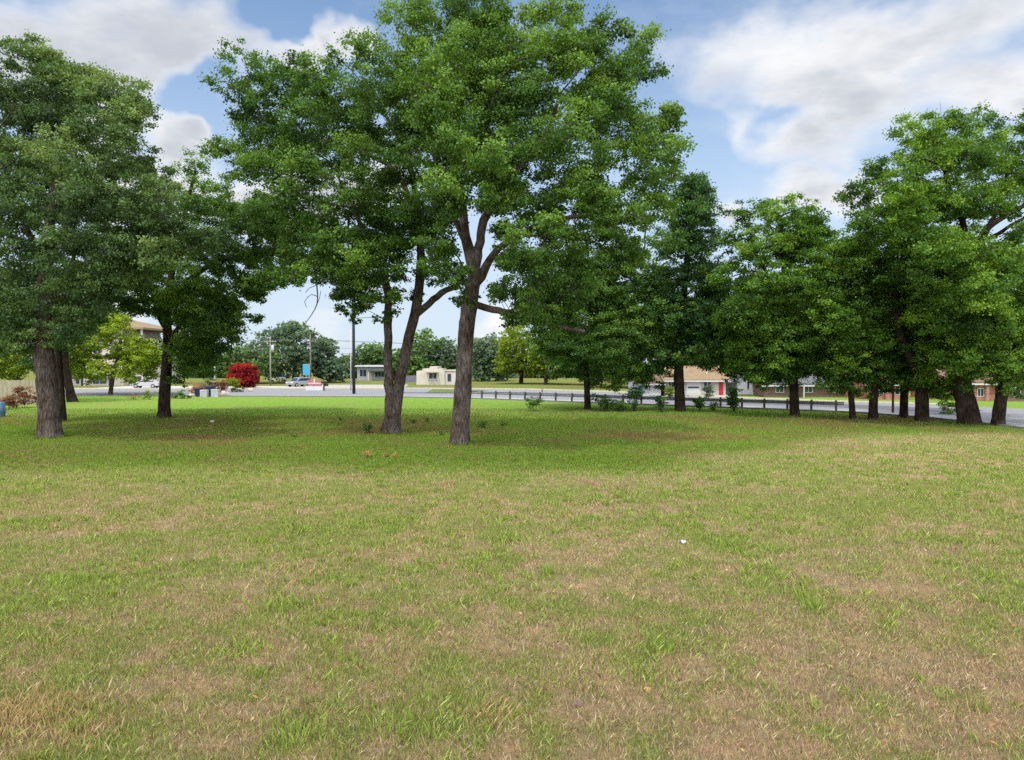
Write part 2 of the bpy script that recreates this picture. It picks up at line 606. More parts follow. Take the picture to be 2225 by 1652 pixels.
# ------------------------------------------------------------------ light settings
SUN_E = 2.45
FILL_CLOUD = 2.3  # extra brightness of unseen clouds, added as fill light
SKY_S = .12
SKY_TINT = (1.34, 1.48, 1.52)
CL_LIGHT = (8.5, 8.5, 8.55)
CL_DARK = (4.8, 5.1, 5.7)
HAZE = (5.6, 6.5, 7.8)
CLOUDS = [(120, 40, 300, 130, 1.0, 0), (400, 50, 130, 110, 1.0, 0), (480, 50, 80, 80, .9, 0), (230, 190, 80, 110, .9, 0), (395, 320, 62, 85, 1.0, 0), (330, 420, 120, 80, .8, 0),
          (704, 105, 30, 42, .8, 0), (640, 130, 70, 22, .55, 0), (760, 125, 45, 30, .7, 0),
          (2000, 50, 420, 120, 1.0, 0), (1860, 190, 320, 95, .95, -22), (1800, 290, 190, 60, .75, -15), (2150, 170, 220, 120, 1.0, 0), (2190, 240, 60, 60, 1.1, 0),
          (1830, 430, 140, 45, .8, -10), (1580, 480, 60, 40, .7, 0), (600, 470, 90, 60, .9, 0), (740, 710, 80, 50, .8, 0), (760, 420, 120, 60, .7, 0), (1080, 700, 80, 60, .8, 0), (300, 720, 60, 40, .9, 0)]
HOLES = [(440, 200, 95, 70, 1.6), (470, 250, 60, 60, 1.5), (600, 40, 120, 60, 1.2), (1480, 330, 120, 150, 1.2), (1690, 260, 60, 60, .8)]
# ------------------------------------------------------------------ ground
def turf(x, y):
    """albedo of the turf at (x, y), dryness"""
    n1 = fbm(x / 8., y / 8., 21, 4); n2 = fbm(x / 2.1, y / 2.1, 33, 4); n3 = fbm(x / .34, y / .34, 44, 4)
    edge = 27.5 + np.clip(x - 5, 0, 16) * .85 + 4.5 * (fbm(x / 5., y / 5., 5, 3) - .5)
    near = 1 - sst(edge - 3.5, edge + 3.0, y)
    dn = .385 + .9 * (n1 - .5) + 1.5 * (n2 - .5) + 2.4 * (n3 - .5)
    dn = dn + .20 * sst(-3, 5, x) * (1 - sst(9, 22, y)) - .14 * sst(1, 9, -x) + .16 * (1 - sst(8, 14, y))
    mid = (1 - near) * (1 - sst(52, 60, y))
    litter = .0
    for (lx, ly, lr) in ((-19, 47, 9), (-6, 44, 6), (-1.5, 36, 3.2), (-9, 42, 3.5), (17, 55, 7), (27, 52, 8), (8, 41, 2.5), (-22, 40, 4)):
        litter = np.maximum(litter, np.exp(-(((x - lx) / lr) ** 2 + ((y - ly) / (lr * .45)) ** 2)))
    dm = .20 + 1.0 * (n1 - .5) + 1.1 * (n2 - .5) + .9 * (n3 - .5) + .5 * litter
    dl = .12 + .9 * (n1 - .5) + .7 * (n2 - .5) + .5 * (n3 - .5) + .5 * sst(100, 118, y)
    dry = near * dn + mid * dm + (1 - near - mid) * dl
    dry = np.clip(dry, 0, 1)
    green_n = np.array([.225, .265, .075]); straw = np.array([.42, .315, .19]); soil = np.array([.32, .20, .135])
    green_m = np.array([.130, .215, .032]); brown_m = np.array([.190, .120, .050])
    green_l = np.array([.175, .300, .052])
    e = lambda a: np.asarray(a)[..., None]
    soily = sst(.60, .85, fbm(x / 3.3, y / 3.3, 77, 4) * .75 + n3 * .3)
    dcol = straw * (1 - e(soily)) + soil * e(soily)
    cn = green_n * (1 - e(dry)) + dcol * e(dry)
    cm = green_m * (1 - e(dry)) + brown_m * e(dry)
    c_l = green_l * (1 - e(dry)) + np.array([.26, .22, .10]) * e(dry)
    cn = cn * e(.76 + .12 * sst(14, 30, y))          # thatch and soil seen between the blades
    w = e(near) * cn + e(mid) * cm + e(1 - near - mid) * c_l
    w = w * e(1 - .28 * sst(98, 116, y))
    return w, dry, near


def axis(segs):
    out = []
    for a, b, st in segs:
        out += list(np.arange(a, b, st))
    out.append(segs[-1][1])
    return np.array(out)


gx = axis([(-2600, -400, 200), (-400, -100, 25), (-100, -42, 3), (-42, 44, .35), (44, 100, 3), (100, 400, 25), (400, 2600, 200)])
gy = axis([(-300, -20, 40), (-20, 3, 3), (3, 72, .35), (72, 150, 1.5), (150, 400, 25), (400, 3000, 200)])
XX, YY = np.meshgrid(gx, gy)
ZZ = gz(XX, YY)
nx, ny = len(gx), len(gy)
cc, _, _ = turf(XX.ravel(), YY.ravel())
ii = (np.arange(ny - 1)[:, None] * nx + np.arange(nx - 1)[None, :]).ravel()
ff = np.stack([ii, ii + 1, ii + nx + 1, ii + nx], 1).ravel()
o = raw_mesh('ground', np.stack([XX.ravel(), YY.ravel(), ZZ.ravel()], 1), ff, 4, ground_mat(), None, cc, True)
tag(o, 'open lot of patchy green and straw coloured turf', 'ground', kind='structure')


# ------------------------------------------------------------------ roads: sheets a few mm apart
def sheet(name, poly, z, mat, label):
    bm = bmesh.new()
    vs = [bm.verts.new((p[0], p[1], z)) for p in poly]
    f = bm.faces.new(vs)
    if f.normal.z < 0: f.normal_flip()
    bmesh.ops.triangulate(bm, faces=bm.faces)
    me = bpy.data.meshes.new(name); bm.to_mesh(me); bm.free()
    me.materials.append(mat)
    o = bpy.data.objects.new(name, me); COL.objects.link(o)
    return tag(o, label, kind='structure')


def strip(name, line, w, z0, z1, mat, label=None, parent=None):
    """a raised band (kerb, pavement) along a polyline, w to its left"""
    mb = MB()
    ps = [Vector((p[0], p[1], 0)) for p in line]
    nn = []
    for i in range(len(ps)):
        t = (ps[min(i + 1, len(ps) - 1)] - ps[max(i - 1, 0)]).normalized()
        nn.append(Vector((-t.y, t.x, 0)))
    vs = []
    for p, n_ in zip(ps, nn):
        a = p; b = p + n_ * w
        vs += [(a.x, a.y, z0), (a.x, a.y, z1), (b.x, b.y, z1), (b.x, b.y, z0)]
    fs = []
    for i in range(len(ps) - 1):
        k = i * 4; j = k + 4
        for q in range(3):
            fs.append((k + q, j + q, j + q + 1, k + q + 1))
    fs += [(0, 1, 2, 3), (len(vs) - 1, len(vs) - 2, len(vs) - 3, len(vs) - 4)]
    mb.add(vs, fs)
    o = mb.build(name, mat, parent)
    if label: tag(o, label, kind='structure')
    return o


M_ASPH = surf('asphalt', (.225, .222, .232), .9, .08, .5, .4, 60)
M_DARKASPH = surf('dark_asphalt', (.10, .10, .115), .9, .15, .8, .4, 60)
M_CONC = surf('concrete', (.42, .40, .37), .9, .12, 1.2, .2, 40)
M_KERB = surf('kerb_concrete', (.17, .165, .155), .9, .12, 1.2)  # darkened: shade on the kerb face is put into its colour
M_YKERB = surf('painted_kerb', (.50, .46, .26), .8, .12, 1.5)
M_TAN = surf('dry_verge', (.34, .29, .17), .95, .35, .7, .5, 20)

near_edge = [(40, -30), (36, 10), (34.3, 30), (33.0, 43), (31.6, 53), (28.8, 59.0), (24, 62.6), (-5, 82.5), (-14, 85.8), (-29, 87.2), (-60, 90), (-160, 97)]
far_edge = [(-160, 112), (-60, 113), (-41, 115), (-16, 115), (2, 111), (13, 102), (26, 83), (35, 75), (43, 69.5), (50, 60), (54, 40), (58, 10), (62, -30)]
sheet('road', near_edge + far_edge, .012, M_ASPH, 'grey street curving round the lot')
# darker resurfaced carriageway lane along the bend
lane_a = [(37.5, 58), (30.5, 66.5), (20, 75.5), (6, 88), (-3, 94), (-16, 97.5)]
lane_b = [(-16, 101), (2, 100.5), (12, 93), (24, 80), (34, 71), (42, 62)]
sheet('road_lane', lane_a + lane_b, .022, surf('lane_asphalt', (.125, .125, .14), .9, .08, .8, .4, 60), 'darker strip of asphalt behind the guardrail')
strip('kerb', near_edge[1:], .18, -.05, .13, M_KERB, 'concrete kerb between lawn and street')
strip('far_kerb', far_edge[:9], .18, -.05, .13, M_YKERB, 'pale kerb on the far side of the street')
strip('sidewalk', [(p[0] + (.2 if i > 5 else 0), p[1] + .25) for i, p in enumerate(far_edge[:9])], 1.7, -.05, .09, M_CONC, 'concrete pavement on the far side of the street')
gut = near_edge[3:]
sheet('gutter_pavement', [(p[0] + .6, p[1] + .45) for p in gut] + [(p[0] + 2.6, p[1] + 2.9) for p in reversed(gut)], .018, surf('gutter_concrete', (.34, .335, .33), .9, .12, 1.2), 'pale concrete gutter along the near side of the street')
# driveway mouth and parking apron on the left
sheet('parking_apron', [(-70, 114.5), (-26, 116), (-25, 127), (-70, 127)], .016, M_CONC, 'pale concrete parking apron')
sheet('driveway', [(-36, 115.5), (-18, 115.8), (-20, 135), (-38, 135)], .020, surf('drive_concrete', (.36, .33, .30), .9, .12, 1.2), 'concrete driveway')
sheet('house_drive', [(21.6, 87.8), (21.6, 87.2), (25.2, 85.4), (25.2, 87.8)], .020, M_CONC, 'short concrete drive to the tan roofed house')
# grass island between two pavements
isl = [G(926, 853.5), G(990, 853.5), G(1030, 851), G(1060, 849.0), G(990, 846.5), G(940, 846.5)]
sheet('median', [(p.x, p.y) for p in isl], .06, surf('island_turf', (.11, .14, .045), .95, .4, .8, .5, 20), 'low grass island in the street')

# ------------------------------------------------------------------ grass blades
def blades(n, y0, y1, hgt, wid, dry_bias=0.0, clump=None, seed=5):
    r = np.random.default_rng(seed)
    u = r.random(n)
    y = np.sqrt(y0 ** 2 + u * (y1 ** 2 - y0 ** 2)) if clump is None else None
    half = (512 + 60) / F
    x = (r.random(n) * 2 - 1) * (y * half + .5)
    return x, y


def make_blades(x, y, h, w, rng, dryb=0.0, lush=None):
    n = len(x)
    col, dry, near = turf(x, y)
    isdry = rng.random(n) < np.clip(dry * .80 + .05 + dryb, 0.03, .93)
    g = np.array([[.21, .285, .055], [.285, .35, .075], [.36, .42, .11], [.24, .28, .095], [.45, .48, .19]])[rng.integers(0, 5, n)]
    d = np.array([[.52, .40, .25], [.40, .27, .17], [.62, .51, .35], [.25, .155, .11], [.46, .32, .19]])[rng.integers(0, 5, n)]
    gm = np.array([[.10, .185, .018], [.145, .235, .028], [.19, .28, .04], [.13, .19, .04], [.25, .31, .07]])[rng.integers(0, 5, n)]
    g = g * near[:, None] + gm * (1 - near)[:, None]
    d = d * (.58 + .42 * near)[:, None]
    if lush is not None: g = g * .62 + np.array(lush) * .38
    c = np.where(isdry[:, None], d, g) * (.50 + .82 * rng.random(n))[:, None]
    c = c * .94 + col * .06
    th = rng.random(n) * 6.283
    lean = rng.random(n) ** 1.2 * .9
    hh = h * (.45 + .9 * rng.random(n)) * np.where(isdry, .9, 1.0)
    dx = np.cos(th) * lean * hh; dy = np.sin(th) * lean * hh
    wx = -np.sin(th) * w; wy = np.cos(th) * w
    sgn = rng.random(n) * .9
    wx, wy = wx * (1 - sgn) + w * sgn, wy * (1 - sgn)
    z = gz(x, y) - .01
    hz = hh * np.sqrt(np.clip(1 - lean * lean * .75, .15, 1))
    v = np.stack([np.stack([x - wx, y - wy, z], 1), np.stack([x + wx, y + wy, z], 1),
                  np.stack([x + dx * .45 + wx * .75, y + dy * .45 + wy * .75, z + hz * .62], 1),
                  np.stack([x + dx, y + dy, z + hz], 1)], 1)
    return v.reshape(-1, 3), np.repeat(c, 4, 0)


GV = []; GC = []
# near turf
for (n, y0, y1, h, w, sd) in ((190000, 5.5, 12, .09, .0036, 1), (180000, 12, 22, .095, .0055, 2), (110000, 22, 36, .11, .0095, 3), (130000, 36, 64, .12, .013, 4)):
    r = np.random.default_rng(sd)
    y = y0 + (y1 - y0) * r.random(n) ** .85
    x = (r.random(n) * 2 - 1) * (y * .80 + .5)
    # thin the cover on bare patches
    _, dry, near = turf(x, y)
    onroad = x > np.interp(y, [5, 10, 30, 43, 53, 59, 62.6, 70], [36, 35.8, 34.1, 32.8, 31.4, 28.6, 23.8, 13.4]) - .15
    keep = ~onroad & (r.random(n) > np.clip((dry - .6) * .9, 0, .35))
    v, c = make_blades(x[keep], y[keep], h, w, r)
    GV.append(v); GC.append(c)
# taller fresh tufts
r = np.random.default_rng(9)
ty = 6 + 26 * r.random(4200) ** .8
tx = (r.random(4200) * 2 - 1) * ty * .8
pick = fbm(tx / 2.4, ty / 2.4, 61, 3) + .25 * (r.random(4200) - .5) > .50
for x0, y0 in zip(tx[pick], ty[pick]):
    m = int(r.integers(20, 75)); rad = r.uniform(.03, .15)
    x = x0 + r.normal(size=m) * rad; y = y0 + r.normal(size=m) * rad
    v, c = make_blades(x, y, r.uniform(.07, .165), .0032 + .00034 * y0, r, dryb=-.55, lush=(.26, .41, .055))
    GV.append(v); GC.append(c)
# tall pale straw stalks
r = np.random.default_rng(10)
ny_ = 6 + 24 * r.random(4500) ** .9
nx_ = (r.random(4500) * 2 - 1) * ny_ * .8
v, c = make_blades(nx_, ny_, .15, .0022 + .0003 * ny_.mean(), r, dryb=.8)
GV.append(v); GC.append(c)
# straw heap corner, bottom left
for (px, py, sx, m) in ((40, 1600, .30, 1400), (150, 1640, .35, 500), (1060, 1600, .2, 250)):
    q = G(px, py)
    x = q.x + r.normal(size=m) * sx; y = q.y + r.normal(size=m) * sx * .8
    v, c = make_blades(x, y, .16, .0045, r, dryb=.9)
    c = c * .5 + np.array([.50, .37, .17]) * .5
    GV.append(v); GC.append(c)
# named bright tufts seen in the middle of the lot
for (px, py, sx, h, m) in ((1100, 1195, .22, .20, 260), (1130, 1236, .18, .10, 160), (560, 1075, .8, .10, 700), (900, 1165, 1.5, .11, 2600), (620, 1350, .25, .22, 220),
                           (660, 1640, .2, .2, 260), (1430, 1450, .25, .17, 300), (1250, 1420, .2, .14, 180), (1400, 1500, .2, .15, 200), (540, 1450, .2, .2, 180),
                           (900, 1620, .25, .17, 300), (2130, 1080, .5, .12, 300), (1230, 1200, .3, .13, 200), (150, 1300, .6, .14, 700), (60, 1120, 1.2, .1, 800), (740, 1470, .25, .15, 220), (1230, 1130, 1.2, .09, 500)):
    q = G(px, py)
    m = int(m * 1.4); x = q.x + r.normal(size=m) * sx * 1.15; y = q.y + r.normal(size=m) * sx * .9
    v, c = make_blades(x, y, h * .85, .0032 + .00034 * q.y, r, dryb=-.6, lush=(.26, .42, .055))
    GV.append(v); GC.append(c)
# unmown grass round the trunk feet
for (px, py, rw, m) in ((998, 965, .62, 420), (850, 940, .72, 420), (110, 950, .72, 420), (136, 916, .4, 200), (357, 908, .55, 300), (1277, 889, .5, 160), (1478, 894, .6, 200),
                        (1727, 904, .5, 200), (1853, 912, .35, 150), (1897, 912, .45, 170), (1964, 908, .45, 170), (2002, 915, .6, 200), (2106, 922, .85, 260), (2168, 925, .55, 200)):
    q = G(px, py)
    th = r.random(m) * 6.283; rr = rw * (.75 + .55 * r.random(m))
    v, c = make_blades(q.x + np.cos(th) * rr, q.y + np.sin(th) * rr, .17, .008, r, dryb=-.1)
    GV.append(v); GC.append(c)
GV = np.concatenate(GV); GC = np.concatenate(GC)
o = raw_mesh('grass', GV, np.arange(len(GV)), 4, leaf_mat('grass_blades', .25), None, GC)
tag(o, 'rough mown grass, part green part dried to straw', 'grass', kind='stuff')

# fallen leaves and twiggy litter lying in the turf
r = np.random.default_rng(77)
m = 1700
fy = np.concatenate([6 + 26 * r.random(600) ** .7, r.normal(41, 7, 1100)])
fx = np.concatenate([(r.random(600) * 2 - 1) * fy[:600] * .8, r.normal(-5, 14, 1100)])
ln = .016 + .018 * r.random(m) + .0011 * fy; th = r.random(m) * 6.283
zz = gz(fx, fy) + .035 + .03 * r.random(m)
ax, ay = np.cos(th) * ln, np.sin(th) * ln
v = np.stack([np.stack([fx - ax, fy - ay, zz - .01], 1), np.stack([fx + ay * .5, fy - ax * .5, zz + .012 * r.random(m)], 1),
              np.stack([fx + ax, fy + ay, zz + .02 * r.random(m)], 1), np.stack([fx - ay * .5, fy + ax * .5, zz + .012 * r.random(m)], 1)], 1)
c = np.array([[.24, .13, .06], [.34, .20, .09], [.16, .09, .05], [.42, .30, .16], [.38, .17, .07]])[r.integers(0, 5, m)]
o = raw_mesh('fallen_leaves', v.reshape(-1, 3), np.arange(m * 4), 4, leaf_mat('dry_leaves', .1), None, np.repeat(c, 4, 0))
tag(o, 'brown fallen leaves scattered in the turf', 'leaf litter', kind='stuff')

# ------------------------------------------------------------------ trees standing on the lot
tree('oak_tree', 'tallest oak with thick forking trunk in the centre of the lot', (998, 965),
     [(998, 965, 22), (1003, 880, 20), (1010, 780, 18), (1016, 690, 18.5), (1022, 640, 18), (1032, 600, 15), (1024, 560, 14), (1012, 515, 11.5), (1006, 460, 9.5), (1004, 410, 8), (1000, 330, 6), (990, 230, 4.5), (985, 120, 3)],
     [(880, 40, 45), (930, 60, 60), (1000, 40, 55), (1060, 30, 50), (1030, 100, 70), (940, 140, 70), (860, 130, 60), (800, 110, 40), (775, 100, 22), (800, 190, 60), (870, 220, 65),
      (960, 230, 70), (1050, 200, 70), (1120, 90, 60), (1190, 40, 60), (1235, 25, 38), (1200, 120, 65), (1280, 90, 45), (1330, 60, 45), (1390, 90, 45), (1405, 150, 40), (1330, 160, 50),
      (1280, 200, 60), (1350, 230, 50), (1390, 290, 50), (1440, 250, 32), (1468, 268, 22), (1470, 235, 14), (1430, 330, 45), (1405, 390, 50), (1320, 320, 55), (1240, 280, 70), (1150, 220, 65), (1190, 340, 60),
      (1240, 400, 55), (1300, 420, 45), (1370, 470, 38), (1425, 455, 40), (1110, 330, 55), (1130, 430, 50), (1060, 330, 45), (970, 320, 55), (1180, 470, 45), (1240, 560, 45),
      (1130, 560, 36), (1180, 600, 38), (1120, 500, 36), (1085, 440, 32), (955, 525, 36), (935, 565, 30), (1000, 615, 15), (1060, 425, 32), (1290, 490, 40), (1150, 640, 32), (1082, 640, 20), (1250, 610, 40), (1195, 680, 28), (1340, 540, 34), (1210, 520, 40), (975, 470, 34), (1110, 690, 18), (1150, 690, 32), (1210, 702, 34), (1260, 712, 32), (1060, 380, 40), (1010, 360, 44), (1100, 390, 40), (960, 380, 44), (1000, 300, 46), (1075, 290, 46), (985, 420, 32), (1320, 455, 32), (1200, 450, 40),
      (1225, 640, 38), (1105, 620, 30), (985, 600, 32), (1100, 560, 28), (950, 440, 42), (1170, 560, 35), (1010, 650, 22), (1150, 660, 28), (1330, 500, 30), (1400, 540, 30), (1090, 500, 22), (880, 330, 40)],
     limbs=[[(1030, 610, 12), (1040, 540, 11), (1052, 480, 10), (1078, 420, 8.5), (1120, 370, 6.5), (1180, 300, 5), (1220, 200, 3.5)],
            [(1032, 615, 12), (1058, 580, 10), (1085, 540, 8), (1150, 500, 7, 1.0), (1220, 475, 6, 1.5), (1320, 468, 5, 2), (1420, 480, 3.5, 2)],
            [(1026, 660, 9), (1070, 672, 8), (1110, 680, 7.5, -.5), (1170, 692, 6.5, -1), (1225, 712, 5, -1.5), (1270, 720, 3.5, -2)],
            [(1022, 550, 8), (985, 470, 6.5, -1), (965, 400, 6, -1.5), (930, 300, 5, -2), (900, 200, 3.5, -2)],
            [(1005, 420, 6.5), (970, 360, 5.5, 1), (945, 290, 4.5, 1.5), (880, 190, 3, 2)],
            [(1058, 470, 7), (1075, 360, 6, -1.5), (1060, 260, 5, -2.5), (1100, 150, 3.5, -3)]],
     pal='oak', leaf=.125, dens=1.75, seed=101, infill=.18, fill=.9)

tree('oak_tree', 'oak with twin leaning stems rising from one base left of the tallest oak', (850, 940),
     [(850, 940, 22), (855, 900, 18), (865, 850, 13), (876, 790, 12), (889, 730, 11.5), (905, 670, 11.5), (912, 600, 10), (914, 530, 9), (905, 440, 7), (890, 360, 5.5), (850, 270, 4), (800, 200, 3)],
     [(530, 125, 40), (520, 200, 50), (560, 260, 55), (620, 190, 55), (690, 165, 48), (728, 128, 24), (660, 250, 65), (740, 230, 65), (480, 320, 32), (525, 340, 50), (590, 350, 50),
      (650, 370, 55), (700, 330, 60), (760, 340, 55), (820, 280, 65), (640, 430, 42), (700, 470, 42), (775, 430, 52), (680, 520, 45), (640, 565, 38), (740, 530, 55), (800, 500, 55),
      (760, 610, 45), (800, 560, 45), (738, 632, 24), (850, 560, 42), (880, 450, 50), (930, 500, 40), (850, 640, 24), (930, 590, 30), (880, 380, 45), (830, 400, 40), (780, 660, 24), (600, 600, 26),
      (830, 690, 16), (905, 640, 20), (745, 672, 14), (970, 540, 25), (850, 160, 45), (900, 280, 45), (595, 300, 30), (800, 625, 38), (760, 565, 45), (830, 525, 45), (880, 520, 38), (870, 600, 20), (900, 480, 42), (740, 590, 38), (700, 520, 40), (800, 450, 40), (860, 680, 14), (770, 690, 16), (680, 580, 32), (640, 600, 26), (700, 600, 22), (640, 510, 42), (600, 440, 36)],
     limbs=[[(849, 915, 15), (847, 870, 12.5), (845, 820, 11), (843, 760, 10), (842, 690, 9), (842, 630, 7.5), (820, 560, 6, -1), (780, 480, 5, -1.5), (740, 400, 4, -2)],
            [(903, 685, 9), (930, 660, 8), (960, 635, 7.5), (990, 620, 6, -.5), (1010, 590, 4, -1)],
            [(914, 540, 7), (890, 430, 6.5, 1), (850, 365, 6, 1.5), (780, 330, 5, 2), (680, 300, 4, 2), (570, 260, 3, 2)],
            [(843, 650, 6), (800, 520, 5, 1.5), (720, 500, 4.5, 2), (640, 480, 3.5, 2.5)]],
     dead=[[(690, 560, 2.2), (688, 610, 1.8), (690, 650, 1.5), (684, 672, 1.2), (664, 702, .8)], [(690, 645, 1.1), (676, 640, .8), (662, 655, .7), (667, 668, .6)], [(688, 620, 1.0), (672, 626, .7), (664, 636, .6)], [(689, 660, 1.0), (694, 648, .7), (697, 632, .6)]],
     pal='oak', leaf=.135, dens=1.65, seed=102, infill=.1, fill=.88)

tree('oak_tree', 'big oak with a straight grey trunk at the left edge', (110, 950),
     [(110, 950, 25), (107, 900, 23), (102, 840, 21.5), (97, 780, 20.5), (93, 720, 19), (95, 650, 16), (100, 570, 13), (110, 480, 10), (120, 380, 7), (110, 280, 5), (90, 180, 3)],
     [(25, 120, 38), (80, 112, 36), (120, 145, 42), (165, 175, 42), (220, 195, 42), (268, 205, 42), (300, 245, 32), (265, 280, 42), (190, 262, 55), (110, 235, 65), (30, 235, 60),
      (40, 340, 70), (130, 345, 68), (220, 345, 58), (295, 335, 45), (335, 385, 35), (310, 430, 52), (230, 430, 62), (140, 440, 68), (40, 440, 68), (40, 540, 68), (130, 545, 58),
      (210, 530, 55), (290, 500, 55), (365, 480, 42), (350, 425, 34), (25, 630, 60), (100, 645, 60), (30, 705, 50), (110, 715, 42), (170, 610, 45), (185, 675, 38), (-50, 300, 70), (-60, 450, 70), (-60, 600, 70), (-40, 180, 50), (60, 745, 30), (8, 100, 20), (150, 700, 40), (60, 690, 50), (200, 640, 40), (120, 745, 22), (20, 745, 34), (260, 560, 42), (320, 540, 40), (240, 610, 36), (330, 470, 40), (380, 520, 36), (290, 600, 34), (300, 560, 40), (360, 540, 40), (420, 525, 36), (470, 512, 28), (240, 590, 34)],
     limbs=[[(95, 655, 12), (150, 640, 11, -.5), (210, 612, 10, -1), (260, 590, 8.5, -1.5), (320, 570, 6.5, -.5), (390, 548, 4.5, .5), (430, 538, 3, 1)],
            [(98, 600, 9), (60, 500, 7, -1), (20, 400, 5, -2), (-20, 300, 3.5, -2)],
            [(104, 540, 9), (180, 440, 7, 1), (230, 330, 5, 2), (260, 250, 3, 2)]],
     pal='oakL', leaf=.13, dens=1.75, seed=103, infill=.25, fill=.9)

tree('oak_tree', 'dark trunked oak standing just behind the left edge oak', (136, 916),
     [(136, 916, 9), (133, 860, 8), (128, 790, 7.5), (130, 700, 6.5), (150, 600, 5), (170, 520, 3)],
     [(150, 650, 55), (205, 570, 50), (120, 600, 50), (240, 520, 50), (180, 690, 35), (80, 680, 45), (230, 640, 35)], bark='bark_dark', pal='deep', leaf=.17, dens=1.7, seed=104)
tree('oak_tree', 'short leaning oak trunk in shade, right of the left edge oak, farther back', (158, 873),
     [(158, 873, 11), (150, 840, 9), (143, 800, 8), (140, 740, 7), (150, 680, 5)],
     [(120, 730, 40), (175, 700, 34), (60, 770, 32), (95, 690, 40)], bark='bark_dark', pal='deep', leaf=.2, dens=1.5, seed=105)
tree('oak_tree', 'slim dark oak with wide low crown between the left edge oak and the red shrub', (357, 908),
     [(357, 908, 14), (358, 860, 12.5), (362, 800, 11.5), (365, 740, 10.5), (362, 680, 9), (372, 600, 7), (390, 520, 5.5), (410, 430, 4), (425, 370, 2.5)],
     [(418, 362, 30), (450, 425, 46), (405, 440, 42), (480, 490, 48), (420, 530, 52), (500, 555, 48), (560, 555, 42), (540, 490, 42), (600, 535, 32), (340, 560, 48), (300, 600, 42),
      (390, 610, 48), (450, 620, 48), (330, 655, 40), (400, 680, 46), (470, 680, 42), (430, 740, 42), (480, 725, 36), (520, 690, 22), (405, 785, 34), (450, 772, 26), (290, 655, 26), (558, 690, 15), (580, 600, 24), (622, 600, 18), (585, 450, 28), (280, 560, 40), (640, 560, 22), (430, 700, 46), (400, 745, 40), (460, 760, 34), (420, 790, 30), (490, 700, 34), (440, 800, 24), (500, 650, 36), (380, 640, 44), (540, 620, 32), (385, 825, 22), (610, 600, 28), (560, 625, 28), (600, 500, 42), (560, 455, 45), (520, 460, 42), (470, 560, 44), (640, 590, 22)],
     limbs=[[(364, 720, 6), (345, 690, 5), (335, 650, 4, -1), (310, 600, 3, -1)],
            [(365, 660, 6), (420, 600, 5, -1), (480, 570, 4.5, -1.5), (560, 540, 3, -1.5)],
            [(366, 735, 5), (400, 700, 4.5, 1), (450, 660, 3, 1)]],
     bark='bark_dark', pal='oak', leaf=.145, dens=1.5, seed=106, infill=.05)
tree('oak_tree', 'low rounded oak behind the tallest oak on its right side', (1277, 889),
     [(1277, 889, 8), (1276, 850, 7), (1274, 800, 6.5), (1278, 740, 6), (1290, 660, 5), (1300, 580, 3)],
     [(1200, 600, 55), (1280, 565, 48), (1350, 560, 46), (1398, 600, 42), (1425, 660, 36), (1340, 650, 60), (1260, 660, 60), (1190, 690, 48), (1240, 740, 52), (1310, 740, 55), (1380, 720, 48),
      (1418, 750, 36), (1360, 800, 36), (1290, 805, 34), (1240, 800, 28), (1180, 740, 36), (1425, 800, 20), (1335, 835, 20), (1395, 815, 20), (1400, 832, 20), (1440, 800, 24), (1425, 838, 14), (1440, 720, 34), (1445, 770, 28), (1300, 610, 56), (1230, 630, 50), (1180, 650, 40)],
     bark='bark_dark', pal='oak', leaf=.165, dens=1.6, seed=107)
tree('oak_tree', 'narrow upright oak right of the tallest oak, in front of the tan roofed house', (1478, 894),
     [(1478, 894, 12.5), (1477, 850, 12), (1475, 800, 11), (1478, 720, 9.5), (1486, 640, 8), (1495, 540, 6), (1500, 450, 4), (1500, 390, 2)],
     [(1490, 398, 28), (1520, 422, 32), (1480, 460, 42), (1538, 470, 26), (1510, 520, 46), (1450, 530, 38), (1530, 580, 40), (1470, 600, 42), (1440, 680, 36), (1520, 660, 46), (1558, 640, 32),
      (1480, 720, 42), (1550, 720, 40), (1505, 768, 30), (1562, 775, 24), (1440, 760, 28), (1420, 600, 28), (1550, 680, 40), (1575, 720, 34), (1440, 640, 36), (1590, 765, 24), (1500, 690, 44), (1460, 775, 26), (1530, 785, 20), (1440, 795, 24), (1590, 788, 26), (1612, 812, 22)],
     bark='bark_dark', pal='deep', leaf=.16, dens=1.7, seed=108)
tree('oak_tree', 'oak with broad crown and dark trunk left of the close row of trunks', (1727, 904),
     [(1727, 904, 10.5), (1726, 860, 10), (1722, 800, 9), (1718, 720, 8), (1706, 630, 6.5), (1700, 540, 4.5), (1695, 470, 3)],
     [(1618, 472, 32), (1675, 462, 34), (1738, 462, 36), (1600, 525, 38), (1660, 540, 52), (1730, 530, 52), (1780, 505, 36), (1598, 600, 40), (1670, 620, 52), (1740, 610, 52), (1610, 690, 42),
      (1680, 700, 48), (1750, 690, 48), (1625, 765, 34), (1680, 780, 38), (1740, 775, 38), (1600, 750, 30), (1780, 800, 32), (1640, 810, 26), (1700, 815, 28), (1760, 815, 30), (1660, 740, 44), (1600, 790, 20), (1720, 730, 44), (1590, 700, 36), (1635, 650, 44), (1790, 760, 36), (1655, 835, 16)],
     limbs=[[(1716, 680, 5), (1670, 600, 4, -1), (1630, 530, 3, -2)]],
     bark='bark_dark', pal='right', leaf=.155, dens=1.8, seed=109)
